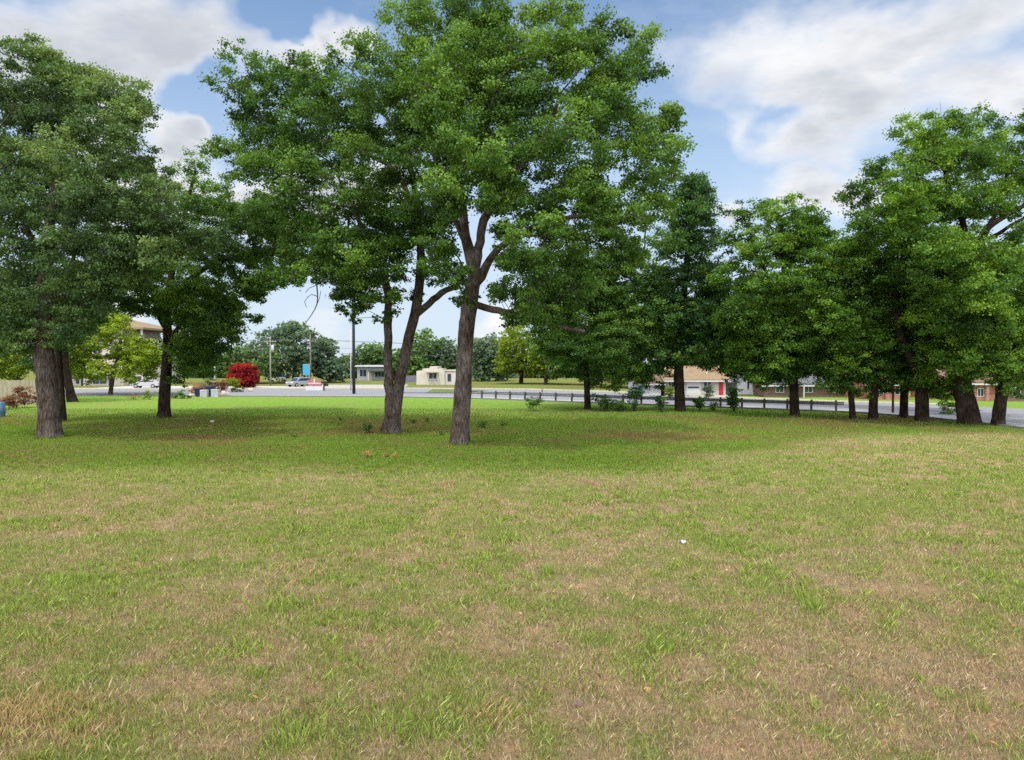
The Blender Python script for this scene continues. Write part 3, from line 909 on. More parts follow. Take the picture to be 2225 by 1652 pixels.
tree('oak_tree', 'thinnest oak of the close row at right, its leftmost trunk', (1853, 912),
     [(1853, 912, 7), (1850, 870, 6.5), (1846, 820, 6), (1842, 740, 5.5), (1838, 640, 4.5), (1825, 560, 3)],
     [(1800, 560, 42), (1838, 620, 46), (1850, 700, 42), (1800, 740, 38), (1850, 790, 40), (1815, 815, 28), (1880, 812, 32), (1790, 650, 40), (1830, 840, 24), (1870, 848, 20), (1790, 835, 24), (1810, 690, 42), (1800, 600, 42)],
     bark='bark_dark', pal='right', leaf=.155, dens=1.65, seed=110)
tree('oak_tree', 'straight oak second from left in the close row at right', (1897, 912),
     [(1897, 912, 10), (1897, 860, 9.5), (1896, 800, 8.5), (1894, 700, 7), (1890, 600, 5), (1880, 510, 3)],
     [(1860, 520, 42), (1900, 580, 48), (1900, 660, 45), (1920, 740, 42), (1895, 805, 32), (1840, 560, 38), (1910, 840, 24), (1930, 800, 30), (1870, 740, 40), (1880, 620, 44)],
     bark='bark_dark', pal='right', leaf=.155, dens=1.65, seed=111)
tree('oak_tree', 'oak third in the close row at right, beside the thin brown post', (1964, 908),
     [(1964, 908, 9), (1965, 860, 8.5), (1966, 800, 8), (1966, 700, 7), (1975, 600, 5), (1980, 520, 3)],
     [(1930, 560, 42), (1980, 620, 48), (1960, 700, 46), (1990, 780, 36), (1950, 800, 28), (1935, 650, 38), (1985, 835, 26), (1940, 740, 40), (1960, 835, 20), (1920, 700, 40)],
     bark='bark_dark', pal='right', leaf=.155, dens=1.65, seed=112)
tree('oak_tree', 'oak with crooked trunk bending left, fourth in the close row at right', (2002, 915),
     [(2002, 915, 15), (2003, 870, 14), (1998, 820, 12), (1976, 775, 10), (1955, 725, 8.5), (1945, 650, 7), (1960, 560, 4)],
     [(2010, 545, 46), (2060, 600, 48), (2040, 680, 46), (2020, 760, 42), (2055, 815, 34), (1930, 610, 40), (1990, 640, 46), (2030, 840, 26), (2070, 850, 26), (1990, 820, 30), (2010, 720, 44), (2060, 730, 44)],
     limbs=[[(1998, 810, 7), (2020, 740, 6, -1), (2040, 650, 4, -1.5)]],
     bark='bark_dark', pal='right', leaf=.155, dens=1.8, seed=113)
tree('oak_tree', 'tall light green oak with the thickest trunk of the right hand group', (2103, 922),
     [(2106, 922, 24), (2100, 880, 22), (2092, 835, 18), (2090, 770, 15), (2095, 700, 13), (2106, 620, 12), (2120, 560, 11), (2142, 500, 8), (2180, 472, 6), (2220, 450, 4.5), (2260, 425, 4)],
     [(1870, 405, 36), (1902, 372, 30), (1950, 405, 42), (1850, 440, 26), (1990, 292, 36), (2050, 255, 36), (2110, 262, 36), (2158, 262, 30), (2000, 345, 46), (2070, 335, 50), (2140, 340, 50),
      (2198, 322, 45), (2215, 265, 26), (1960, 460, 50), (2030, 430, 50), (2110, 425, 44), (2185, 415, 32), (1900, 480, 46), (1980, 530, 52), (2060, 525, 52), (2130, 540, 42), (2120, 615, 50), (2150, 690, 46), (2080, 640, 48),
      (2250, 330, 60), (2270, 420, 50), (2215, 380, 30), (2070, 700, 46), (2110, 740, 44), (2060, 780, 36), (2130, 660, 46), (2160, 610, 44), (2000, 440, 46), (1940, 500, 46), (2090, 570, 48), (2020, 570, 46), (2170, 560, 34), (2150, 455, 34), (2080, 460, 44), (2200, 560, 34), (2212, 525, 28), (2190, 455, 22), (2230, 500, 24)],
     limbs=[[(2118, 570, 8), (2090, 480, 6.5, -1), (2060, 400, 5, -1.5), (2040, 310, 3.5, -2)],
            [(2100, 660, 8), (2050, 580, 7, 1), (1990, 510, 5.5, 1.5), (1930, 440, 4, 2)],
            [(2140, 505, 6), (2175, 440, 4, 1), (2190, 370, 3, 1)],
            [(2150, 520, 5), (2195, 490, 3.5, -1), (2240, 465, 3, -1)]],
     bark='bark_dark', pal='right', leaf=.14, dens=1.65, seed=114, infill=.35)
tree('oak_tree', 'forked oak nearest the street at the right edge', (2168, 925),
     [(2168, 925, 14), (2172, 880, 13), (2182, 840, 11), (2196, 790, 9), (2206, 720, 7), (2200, 640, 4)],
     [(2190, 620, 42), (2210, 690, 42), (2140, 725, 36), (2185, 775, 40), (2122, 785, 28), (2215, 805, 32), (2085, 790, 28), (2240, 740, 40), (2235, 640, 40), (2150, 780, 34), (2110, 815, 26), (2170, 820, 24), (2205, 835, 24), (2140, 680, 44), (2180, 700, 44), (2225, 580, 30)],
     limbs=[[(2180, 845, 7), (2160, 800, 6, -.5), (2130, 750, 4, -1)]],
     bark='bark_dark', pal='right', leaf=.14, dens=1.7, seed=115)
# ------------------------------------------------------------------ trees farther off
tree('small_tree', 'bright yellow green tree in front of the beige building at left', (240, 858),
     [(240, 858, 5), (245, 820, 4.5), (255, 780, 4), (262, 740, 3)],
     [(200, 745, 36), (245, 715, 36), (272, 765, 38), (180, 785, 32), (228, 802, 30), (318, 765, 32), (335, 792, 26), (285, 812, 24), (165, 722, 30), (155, 765, 30), (300, 735, 16), (175, 690, 28), (215, 690, 26), (255, 690, 20), (290, 785, 28), (150, 805, 22), (345, 770, 18), (190, 822, 16), (320, 818, 18), (140, 735, 24)],
     limbs=[[(246, 815, 3.5), (300, 800, 3), (330, 780, 2)], [(245, 810, 3), (210, 780, 2.5), (180, 760, 1.5)]],
     bark='bark_mid', pal='yellow', leaf=.22, dens=1.5, seed=201)
tree('small_tree', 'yellow green tree above the wooden fence at the left edge', (22, 868),
     [(22, 868, 4), (24, 820, 3.5), (30, 770, 2.5)],
     [(15, 770, 36), (52, 785, 26), (-25, 780, 40), (30, 815, 22), (60, 760, 16)], bark='bark_mid', pal='lime', leaf=.22, dens=1.6, seed=202)
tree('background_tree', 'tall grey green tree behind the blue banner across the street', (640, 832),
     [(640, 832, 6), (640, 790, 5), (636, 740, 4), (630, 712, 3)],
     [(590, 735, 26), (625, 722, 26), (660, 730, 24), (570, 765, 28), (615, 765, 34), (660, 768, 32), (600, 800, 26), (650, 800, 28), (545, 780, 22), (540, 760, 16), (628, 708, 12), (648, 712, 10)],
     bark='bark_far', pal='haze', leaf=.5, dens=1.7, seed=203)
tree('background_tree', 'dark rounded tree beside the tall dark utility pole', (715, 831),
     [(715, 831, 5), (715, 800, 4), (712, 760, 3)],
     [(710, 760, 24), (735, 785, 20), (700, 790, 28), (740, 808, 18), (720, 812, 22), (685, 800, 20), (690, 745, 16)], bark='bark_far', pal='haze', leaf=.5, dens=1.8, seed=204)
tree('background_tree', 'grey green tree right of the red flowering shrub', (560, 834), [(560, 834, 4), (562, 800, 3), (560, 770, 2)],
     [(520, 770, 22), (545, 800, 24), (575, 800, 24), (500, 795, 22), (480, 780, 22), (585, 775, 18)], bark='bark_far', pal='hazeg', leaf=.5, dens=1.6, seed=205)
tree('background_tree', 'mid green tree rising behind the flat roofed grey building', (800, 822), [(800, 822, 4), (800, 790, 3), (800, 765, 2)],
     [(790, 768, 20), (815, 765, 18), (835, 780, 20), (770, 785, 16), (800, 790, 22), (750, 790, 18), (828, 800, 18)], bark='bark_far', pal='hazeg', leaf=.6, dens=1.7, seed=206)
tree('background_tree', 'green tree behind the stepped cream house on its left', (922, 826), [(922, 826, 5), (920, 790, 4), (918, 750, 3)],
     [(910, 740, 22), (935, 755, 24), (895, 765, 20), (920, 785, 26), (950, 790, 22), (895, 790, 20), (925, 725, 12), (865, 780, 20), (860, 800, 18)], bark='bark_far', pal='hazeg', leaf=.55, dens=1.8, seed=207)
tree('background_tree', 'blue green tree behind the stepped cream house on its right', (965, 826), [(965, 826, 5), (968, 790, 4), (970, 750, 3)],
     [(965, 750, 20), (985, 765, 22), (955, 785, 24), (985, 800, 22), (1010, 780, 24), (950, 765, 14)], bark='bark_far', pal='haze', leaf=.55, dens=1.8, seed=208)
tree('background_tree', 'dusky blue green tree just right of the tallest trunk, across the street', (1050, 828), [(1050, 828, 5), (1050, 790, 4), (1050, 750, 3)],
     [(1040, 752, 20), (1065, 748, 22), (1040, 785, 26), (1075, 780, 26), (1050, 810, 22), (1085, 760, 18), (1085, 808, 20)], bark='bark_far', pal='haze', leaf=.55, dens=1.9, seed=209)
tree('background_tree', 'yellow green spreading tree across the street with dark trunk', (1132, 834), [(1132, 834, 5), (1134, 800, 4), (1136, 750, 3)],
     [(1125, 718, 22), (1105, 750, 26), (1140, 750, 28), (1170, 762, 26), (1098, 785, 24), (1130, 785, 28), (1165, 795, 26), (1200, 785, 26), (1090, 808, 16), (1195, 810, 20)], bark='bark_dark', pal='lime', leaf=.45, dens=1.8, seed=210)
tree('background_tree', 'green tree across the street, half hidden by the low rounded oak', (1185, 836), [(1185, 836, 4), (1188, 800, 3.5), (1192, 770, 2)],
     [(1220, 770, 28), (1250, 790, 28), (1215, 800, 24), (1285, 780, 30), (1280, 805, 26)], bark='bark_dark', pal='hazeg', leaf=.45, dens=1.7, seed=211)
for i, (x, y, lab, xs) in enumerate((
        (1345, 843, 'dark tree behind the teal door of the small white house', 60),
        (1430, 842, 'dark tree rising behind the left end of the tan roof', 60),
        (1545, 842, 'dark tree rising behind the pale flue of the tan roof', 60),
        (1660, 846, 'dark tree behind the grey gabled house', 62),
        (1770, 846, 'dark tree behind the dark brick house', 62),
        (1880, 848, 'dark tree behind the oak row, left of the thin brown post', 62),
        (1990, 848, 'dark tree behind the oak row, right of the thin brown post', 62),
        (2100, 850, 'dark tree behind the red brick house at right', 62),
        (2205, 852, 'dark tree behind the red brick house at the right edge', 60))):
    rn = random.Random(300 + i)
    cl = []
    for yy in (640, 690, 740, 790):
        for dx in (-.55, .05, .6):
            cl.append((x + dx * xs + rn.uniform(-10, 10), yy + rn.uniform(-14, 14) + (35 if abs(dx) > .3 else 0) * (yy < 700), rn.uniform(30, 40)))
    tree('background_tree', lab, (x, y), [(x, y, 6), (x + 2, 790, 5), (x + 4, 700, 4), (x, 640, 2.5)], cl,
         bark='bark_dark', pal='deep', leaf=.42, dens=1.5, seed=300 + i, twigs=False, group='dark trees behind the houses')
# low far trees closing the view across the street
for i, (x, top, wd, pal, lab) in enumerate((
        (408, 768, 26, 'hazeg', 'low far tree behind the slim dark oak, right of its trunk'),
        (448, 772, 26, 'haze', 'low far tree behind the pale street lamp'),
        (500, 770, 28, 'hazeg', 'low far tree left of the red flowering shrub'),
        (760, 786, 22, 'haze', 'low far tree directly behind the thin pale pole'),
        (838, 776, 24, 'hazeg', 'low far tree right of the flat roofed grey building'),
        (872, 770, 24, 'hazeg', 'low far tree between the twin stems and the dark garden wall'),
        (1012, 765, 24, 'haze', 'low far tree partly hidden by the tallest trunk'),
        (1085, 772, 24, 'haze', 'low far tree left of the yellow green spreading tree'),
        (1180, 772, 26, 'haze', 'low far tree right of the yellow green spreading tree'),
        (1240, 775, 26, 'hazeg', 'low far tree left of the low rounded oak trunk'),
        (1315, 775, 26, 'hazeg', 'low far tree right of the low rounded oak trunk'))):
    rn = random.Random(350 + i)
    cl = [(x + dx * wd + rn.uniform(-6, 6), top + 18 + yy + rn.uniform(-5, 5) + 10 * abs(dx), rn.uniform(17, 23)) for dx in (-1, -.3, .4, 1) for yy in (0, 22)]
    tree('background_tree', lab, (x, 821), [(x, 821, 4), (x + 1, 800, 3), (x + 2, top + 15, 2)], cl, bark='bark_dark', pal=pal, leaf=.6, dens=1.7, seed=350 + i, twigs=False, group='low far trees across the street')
# left background
tree('background_tree', 'dark tree behind the wooden fence, left of the left edge oak', (-40, 840), [(-40, 840, 7), (-38, 760, 5), (-36, 660, 3)],
     [(-60, 620, 60), (-10, 640, 55), (-60, 720, 60), (0, 720, 50), (-80, 780, 50), (-20, 780, 45), (40, 700, 40)], bark='bark_dark', pal='deep', leaf=.4, dens=1.5, seed=330, twigs=False)

# ------------------------------------------------------------------ shrubs and small plants
shrub('shrub', 'dark weed bush at the foot of the twin stemmed oak', (800, 941), 30, 20, 'deep', .07, 1.5, seed=401)
shrub('sapling', 'lone leafy sapling on the lawn in front of the guardrail', (1164, 893), 48, 31, 'oak', .09, 1.2, seed=402)
shrub('shrub', 'low bush right of the low rounded oak trunk, beside the tall bush', (1308, 893), 42, 34, 'deep', .11, 1.6, seed=403)
shrub('shrub', 'low bush in the middle of the thicket before the guardrail', (1342, 894), 40, 32, 'oak', .11, 1.5, seed=404)
shrub('shrub', 'tall dark bush at the right end of the thicket', (1379, 894), 32, 65, 'deep', .11, 1.6, seed=405)
shrub('shrub', 'dark bush left of the narrow upright oak', (1437, 896), 35, 34, 'deep', .11, 1.6, seed=406)
shrub('shrub', 'green bush just right of the narrow upright oak', (1519, 893), 30, 31, 'oak', .11, 1.6, seed=407)
shrub('shrub', 'sparse weed between two bushes under the tan roofed house', (1550, 893), 32, 22, 'lime', .1, 1.1, seed=408)
shrub('shrub', 'tall thin bush against the first bare stretch of guardrail', (1595, 894), 35, 55, 'oak', .11, 1.5, seed=409)
shrub('shrub', 'leafy bush hanging low between the thickest right trunk and its left neighbour', (2058, 900), 55, 43, 'right', .12, 1.5, seed=410)
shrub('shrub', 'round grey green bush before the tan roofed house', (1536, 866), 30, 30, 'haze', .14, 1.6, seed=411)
shrub('shrub', 'yellow green bush against the tan roofed house, left of the upright oak', (1456, 863), 24, 32, 'lime', .14, 1.6, seed=412)
shrub('flowering_shrub', 'large red flowering shrub beside the street', (531, 843), 62, 50, 'red', .20, 2.2, seed=413, n=32)
shrub('shrub', 'yellow green bush below the red flowering shrub', (507, 852), 40, 28, 'yellow', .16, 1.8, seed=414)
shrub('shrub', 'dark green hedge plant right under the yellow green bush', (522, 852), 26, 12, 'deep', .15, 1.8, seed=415)
shrub('shrub', 'brownish bush left of the yellow green bush', (480, 853), 40, 30, 'rust', .15, 1.6, seed=416)
shrub('shrub', 'grey olive bush behind the pale boxes', (450, 851), 44, 36, 'olive', .16, 1.6, seed=417)
shrub('shrub', 'tan and orange bush left of the grey olive bush', (425, 854), 34, 34, 'orange', .15, 1.1, seed=418)
shrub('shrub', 'dark green bush at the foot of the slim dark oak, right side', (392, 866), 44, 26, 'deep', .13, 1.6, seed=419)
shrub('shrub', 'orange weed patch on the lawn left of the slim dark oak', (290, 868), 46, 16, 'orange', .10, .55, seed=420)
shrub('shrub', 'green weed mound touching the slim dark oak on its left', (328, 868), 46, 20, 'lime', .12, 1.0, seed=421)
shrub('dry_brush', 'rust brown dead brush heap along the wooden fence', (54, 886), 72, 42, 'rust', .10, 1.5, seed=422, cat='brush')
shrub('dry_brush', 'low reddish brush at the left end of the wooden fence', (18, 890), 46, 30, 'rust', .10, 1.3, seed=423, cat='brush')
for i, (x, y, w, h, lab) in enumerate(((797, 996, 24, 16, 'orange wildflower clump standing alone left of its neighbours'),
                                       (838, 994, 22, 11, 'orange wildflower clump in the middle of three'),
                                       (862, 994, 22, 11, 'orange wildflower clump nearest the tallest trunk'))):
    shrub('wildflowers', lab, (x, y), w, h, 'orange', .05, .8, seed=430 + i, cat='flowers', group='orange wildflower clumps before the tallest oak', n=5)
for i, (x, y, w, h, lab) in enumerate(((740, 915, 9, 14, 'small upright weed on the lawn left of the twin stemmed oak'),
                                       (900, 920, 14, 12, 'weed tuft just right of the twin stemmed oak'),
                                       (930, 918, 10, 12, 'weed tuft just left of the tallest trunk'),
                                       (1050, 930, 26, 16, 'broad weed tuft right of the tallest trunk'),
                                       (1092, 925, 24, 12, 'weed patch between the tallest trunk and the sapling'),
                                       (958, 945, 26, 12, 'low weeds between the two central trunks'),
                                       (640, 950, 30, 9, 'low green weeds in the shade left of centre'))):
    shrub('weed', lab, (x, y), w, h, 'oak', .06, 1.1, seed=440 + i, cat='weed', group='weeds under the central oaks', n=5)

# ------------------------------------------------------------------ guardrail
M_POST = surf('weathered_post', (.085, .075, .065), .9, .3, 3, .4, 30)
M_RAIL = surf('galvanised_rail', (.20, .205, .235), .6, .2, 2)
ra = Vector((-5.2, 83.0, 0)); rb = Vector((28.0, 60.4, 0))
root = thing('guardrail', 'long grey metal guardrail on short posts along the street bend', 'guardrail', tuple(ra))
d = rb - ra; Lr = d.length; u = d.normalized(); nrm_ = Vector((-u.y, u.x, 0))
npost = 21
rail = MB()
prof = [(a, z + .12) for a, z in [(.00, .42), (.05, .45), (.05, .50), (.0, .55), (.0, .58), (.05, .63), (.05, .68), (.0, .72), (-.02, .72), (.03, .67), (.03, .64), (-.02, .58), (-.02, .55), (.03, .49), (.03, .46), (-.02, .42)]]
vs = [];
for t in np.linspace(-.6, Lr + .6, 30):
    for a, z in prof:
        p = u * t + nrm_ * (a + .13); vs.append((p.x, p.y, z))
npf = len(prof); fs = []
for i in range(29):
    for k in range(npf):
        fs.append((i * npf + k, i * npf + (k + 1) % npf, (i + 1) * npf + (k + 1) % npf, (i + 1) * npf + k))
rail.add(vs, fs)
rail.build('rail', M_RAIL, root)
first = None
for i in range(npost):
    t = Lr * i / (npost - 1)
    if first is None:
        first = MB().box(-.085, .085, -.08, .08, -.3, .98).build('post', M_POST, root, bevel=.015)
        p = first
    else:
        p = first.copy(); COL.objects.link(p); p.parent = root
    q = u * t
    p.location = (q.x, q.y, 0); p.rotation_euler = (random.uniform(-.03, .03), random.uniform(-.04, .04), math.atan2(u.y, u.x) + random.uniform(-.05, .05))

# ------------------------------------------------------------------ poles, wires, signs
M_DPOLE = surf('dark_pole', (.030, .030, .038), .8, .3, 2)
M_LPOLE = surf('pale_pole', (.42, .42, .42), .6, .15, 2)
M_WPOLE = surf('wood_pole', (.17, .15, .125), .9, .3, 2)
M_BPOLE = surf('brown_post', (.11, .05, .035), .85, .3, 2)
M_STEEL = surf('grey_steel', (.35, .36, .37), .5, .15, 2, metal=.4)


def pole(name, label, base, ytop, wpx, mat, cross=None, trans=None, group=None, cat='utility pole'):
    b = G(*base); k = mpp(b.y)
    root = thing(name, label, cat, tuple(b), group)
    h = (P(base[0], ytop, b.y) - b).z
    r = wpx * k / 2
    MB().tube([(0, 0, -.3), (0, 0, h * .5), (0, 0, h)], [r * 1.12, r, r * .85], sides=12).build('shaft', mat, root, smooth=True)
    for (z, w) in (cross or []):
        m = MB().box(-w, w, -r - .13, -r - .01, z - .07, z + .07)
        a = m.build('crossarm', mat, root)
        for sx in (-.9, -.45, .45, .9):
            MB().tube([(sx * w, -r - .07, z + .072), (sx * w, -r - .07, z + .2)], [.045, .03], sides=8).build('insulator', M_STEEL, a)
    if trans:
        z = trans
        MB().tube([(r + .3, 0, z - .5), (r + .3, 0, z - .45), (r + .3, 0, z + .42), (r + .3, 0, z + .5)], [.2, .26, .26, .18], sides=14).build('transformer', surf('trans_grey', (.5, .5, .52), .5, .1, 2), root, smooth=True)
    return root, b, h


pd, bd, hd = pole('utility_pole', 'tall dark utility pole left of the twin stemmed oak', (769, 856), 610, 6.2, M_DPOLE, cross=[(13.6, 1.1)])
pl, bl, hl = pole('utility_pole', 'thin pale metal pole beside the tall dark pole', (762.5, 848), 716, 2.4, M_LPOLE)
p1, b1, h1 = pole('utility_pole', 'wooden utility pole with grey transformer right of the red shrub', (588, 838), 732, 3.0, surf('wood_pole_pale', (.26, .25, .23), .9, .3, 2), cross=[(8.2, 1.2)], trans=7.0)
p2, b2, h2 = pole('utility_pole', 'brown wooden utility pole behind the blue banner', (675, 836), 726, 2.8, M_WPOLE, cross=[(8.4, 1.2)])
p3, b3, h3 = pole('wooden_post', 'thin brown post beyond the close row of trunks at right', (1940, 897), 800, 4.5, M_BPOLE, cat='post')
pole('marker_post', 'short dark marker post on the pavement across the street', (1178, 852), 842, 3.0, M_WPOLE, cat='post')

M_WIRE = surf('black_wire', (.05, .05, .055), .7, .1, 2)


def wire(label, pts, r=.025):
    mb = MB(); qq = []
    for a, b in zip(pts[:-1], pts[1:]):
        a = Vector(a); b = Vector(b)
        sag = (b - a).length * .018
        for k in range(12):
            t = k / 12
            q = a.lerp(b, t); q.z -= sag * 4 * t * (1 - t); qq.append(q)
    qq.append(Vector(pts[-1]))
    mb.tube(qq, r, sides=5, cap=False)
    o = mb.build('power_line', M_WIRE)
    tag(o, label, 'power line', 'power lines across the street')


far_l = Vector((-150, 150, 0)); far_r = Vector((30, 150, 0)); far_r2 = Vector((120, 150, 0))
for dz, sx, lab in ((8.4, -1, 'upper power line strung between the wooden poles, left end of the crossarms'), (8.4, 1, 'upper power line strung between the wooden poles, right end of the crossarms'),
                    (7.2, 0, 'middle power line below the crossarms'), (6.2, 0, 'lowest power line strung between the wooden poles')):
    off = Vector((sx * .95, -.25 if sx else -.2, dz + (.2 if sx else 0)))
    wire(lab, [far_l + off, b1 + off, b2 + off + Vector((0, 0, 0.2)), far_r + off + Vector((0, 0, 1.2)), far_r2 + off])

# street lamp
b = G(467, 842); b = Vector((b.x, b.y, 0)); k = mpp(b.y)
root = thing('street_lamp', 'pale street lamp with a single arm behind the garden bed', 'street lamp', tuple(b))
hh = (P(467, 776, b.y) - b).z
MB().tube([(0, 0, -.2), (0, 0, hh)], [.15, .11], sides=10).build('shaft', M_LPOLE, root, smooth=True)
MB().tube([(0, 0, hh - .1), (-.5, 0, hh + .15), (-1.1, 0, hh + .25)], [.06, .05, .05], sides=8).build('arm', M_LPOLE, root, smooth=True)
MB().box(-1.8, -1.0, -.16, .16, hh + .16, hh + .34, tz=.05, tx=.08).build('lamp_head', M_LPOLE, root, bevel=.03)

# blue banner sign
b = G(669, 837); k = mpp(b.y)
root = thing('banner_sign', 'plain light blue banner sign on a pole across the street', 'sign', (b.x, b.y - 1.2, 0))
zt = (P(669, 792, b.y) - b).z; zb_ = (P(669, 815, b.y) - b).z
MB().tube([(.62, 0, -.2), (.62, 0, zt + .2)], [.07, .06], sides=8).build('pole', M_STEEL, root, smooth=True)
MB().box(-.58, .52, -.06, .06, zb_, zt).build('panel', surf('sky_blue_panel', (.045, .30, .46), .5, .08, 1), root, bevel=.02)
MB().box(-.58, .62, -.08, .08, zt, zt + .08).build('bracket', M_STEEL, root)

# monument sign: red brick bands on a pale slab
b = G(684, 848)
root = thing('monument_sign', 'low monument sign with red brick bands on a pale base', 'sign', tuple(b))
w = 14.5 * mpp(b.y)
MB().box(-w - .3, w + .3, -.35, .35, -.1, .62).build('base', surf('pale_slab', (.55, .56, .60), .8, .12, 2), root, bevel=.03)
MB().box(-w, w, -.22, .22, .62, 1.62).build('brick_panel', brick_mat('sign_brick', (.34, .085, .07), (.26, .06, .05), (.5, .42, .38), 6), root)
MB().box(-w + .02, w - .02, -.24, .24, .95, 1.18).build('band', surf('pink_stone', (.60, .40, .36), .8, .1, 2), root)
MB().box(-.09, .09, -.26, .26, 1.0, 1.75).build('pier', surf('pale_slab', (.55, .56, .6)), root, bevel=.02)
b = G(704, 849)
root = thing('mailbox', 'black rounded mailbox on a dark post beside the monument sign', 'mailbox', tuple(b))
MB().box(-.10, .10, -.08, .08, -.1, 1.5).build('post', M_DPOLE, root, bevel=.01)
MB().prism([(.10, .70), (.60, .70), (.60, .95), (.52, 1.10), (.35, 1.16), (.18, 1.10), (.10, .95)], -.22, .3).build('box', surf('black_box', (.012, .012, .014), .4, .1, 2), root, bevel=.015)

# ------------------------------------------------------------------ vehicles
def car(name, label, loc, rz, paint, suv=True, cat='car'):
    root = thing(name, label, cat, loc, rz=rz)
    L_, W_ = 4.5, .9
    zr = 1.62 if suv else 1.42
    body = MB()
    prof = [(-2.22, .35), (-2.25, .72), (-2.1, .92), (-1.2, 1.0), (.9 if not suv else 2.0, 1.02), (2.2, .95), (2.25, .6), (2.2, .35)]
    for (xa, xb) in ((-W_, W_),):
        body.prism(prof, xa, xb)
    body.build('body', paint, root, bevel=.06, smooth=False)
    if suv: cab = [(-1.25, .99), (-.55, zr - .05), (-.35, zr), (1.75, zr), (2.0, zr - .1), (2.15, .99)]
    else: cab = [(-1.15, .99), (-.35, zr - .03), (-.15, zr), (.85, zr), (1.0, zr - .04), (1.75, .99)]
    c = MB().prism(cab, -W_ + .1, W_ - .1).build('cabin', paint, root, bevel=.05)
    g = [(a * .90 + .03, min(1.02 + (z - 1.02) * .78, zr - .14)) if z > 1 else (a * .92, 1.03) for a, z in cab]
    MB().prism(g, -W_ + .085, W_ - .085).build('side_windows', glass_mat(), c)
    MB().add([(-1.20, -.68, 1.03), (-1.20, .68, 1.03), (-.66, .60, zr - .12), (-.66, -.60, zr - .12)], [(0, 1, 2, 3)]).build('windscreen', glass_mat(), c).location = (-.05, 0, .02)
    for sx in (-1.35, 1.4):
        for sy in (-1, 1):
            tm = MB().tube([(sx, sy * .92, .34), (sx, sy * .70, .34)], .34, sides=18).build('wheel', surf('tyre', (.015, .015, .016), .9), root, smooth=False)
            MB().tube([(sx, sy * .935, .34), (sx, sy * .93 - sy * .03, .34)], .2, sides=14).build('rim', M_STEEL, tm)
    for sy in (-1, 1):
        MB().box(-2.27, -2.18, sy * .66 - .18, sy * .66 + .18, .66, .82).build('headlight', surf('lamp_lens', (.75, .75, .72), .2), root, bevel=.02)
    return root


M_SILVER = surf('silver_paint', (.34, .35, .40), .35, .04, 2, metal=.3)
M_WHITEP = surf('white_paint_car', (.7, .7, .7), .35, .04, 2)
b = G(650, 840); car('parked_car', 'silver grey car in the street left of the monument sign', (b.x, b.y, .012), math.radians(58), M_SILVER, suv=True)
b = G(603, 829); car('parked_car', 'white vehicle parked in the shade behind the wooden pole with transformer', (b.x, b.y, .0), math.radians(4), M_WHITEP, suv=True)
b = G(318, 843); car('parked_car', 'pale grey car parked by the beige building, left of the slim dark oak', (b.x, b.y, .016), math.radians(5), surf('pale_grey_paint', (.42, .42, .44), .4, .04, 2), suv=False)

# ------------------------------------------------------------------ bins and boxes on the left verge
M_NAVY = surf('navy_plastic', (.014, .018, .055), .5, .1, 2)
M_CAB = surf('pale_cabinet', (.40, .40, .44), .6, .1, 2)


def bin_(label, x, y, hpx):
    b = G(x, y); k = mpp(b.y); h = hpx * k
    r = thing('wheelie_bin', label, 'bin', tuple(b), 'navy bins on the left verge')
    MB().box(-.34, .34, -.34, .34, .12, h * .86, tz=-.05, tx=-.04).build('bin_body', M_NAVY, r, bevel=.03)
    MB().box(-.42, .42, -.44, .40, h * .86 + .003, h, tz=.08, tx=.05).build('lid', M_NAVY, r, bevel=.03)
    for sx in (-1, 1):
        MB().tube([(sx * .30, .30, .13), (sx * .40, .30, .13)], .13, sides=14).build('wheel', surf('tyre', (.015,) * 3), r)


def cabinet(label, x, y, hpx):
    b = G(x, y); k = mpp(b.y); h = hpx * k
    r = thing('utility_box', label, 'utility box', tuple(b), 'pale utility boxes on the left verge')
    MB().box(-.42, .42, -.3, .3, .0, h * .9).build('case', M_CAB, r, bevel=.02)
    MB().box(-.45, .45, -.34, .34, h * .9 + .003, h, tz=.06, tx=.05).build('lid', M_CAB, r, bevel=.02)
    MB().box(-.36, -.02, -.325, -.302, .1, h * .8).build('door', M_CAB, r)


bin_('shorter navy wheeled bin at the left end of the row', 432, 862, 20)
cabinet('pale utility box between the two navy bins', 444, 863, 16)
bin_('taller navy wheeled bin in the middle of the row', 456, 862, 24)
cabinet('pale utility box at the right end of the row', 468, 863, 17)

# blue barrel at the left edge
b = G(2, 906)
r = thing('barrel', 'blue grey plastic barrel at the left edge of the lawn', 'barrel', tuple(b))
MB().tube([(0, 0, 0), (0, 0, .05), (0, 0, .35), (0, 0, .38), (0, 0, .72), (0, 0, .75), (0, 0, 1.08), (0, 0, 1.12)], [.26, .29, .30, .32, .32, .30, .29, .26], sides=20).build('drum', surf('blue_plastic', (.08, .16, .24), .5, .15, 2), r, smooth=True)
MB().tube([(0, 0, 1.121), (0, 0, 1.16)], [.24, .22], sides=20).build('lid', surf('blue_plastic', (.08, .16, .24)), r)

# rocks of the garden bed
M_ROCK = surf('pink_rock', (.38, .30, .27), .9, .3, 3, .6, 10)
M_PALEROCK = surf('pale_rock', (.5, .46, .40), .9, .3, 3, .6, 10)


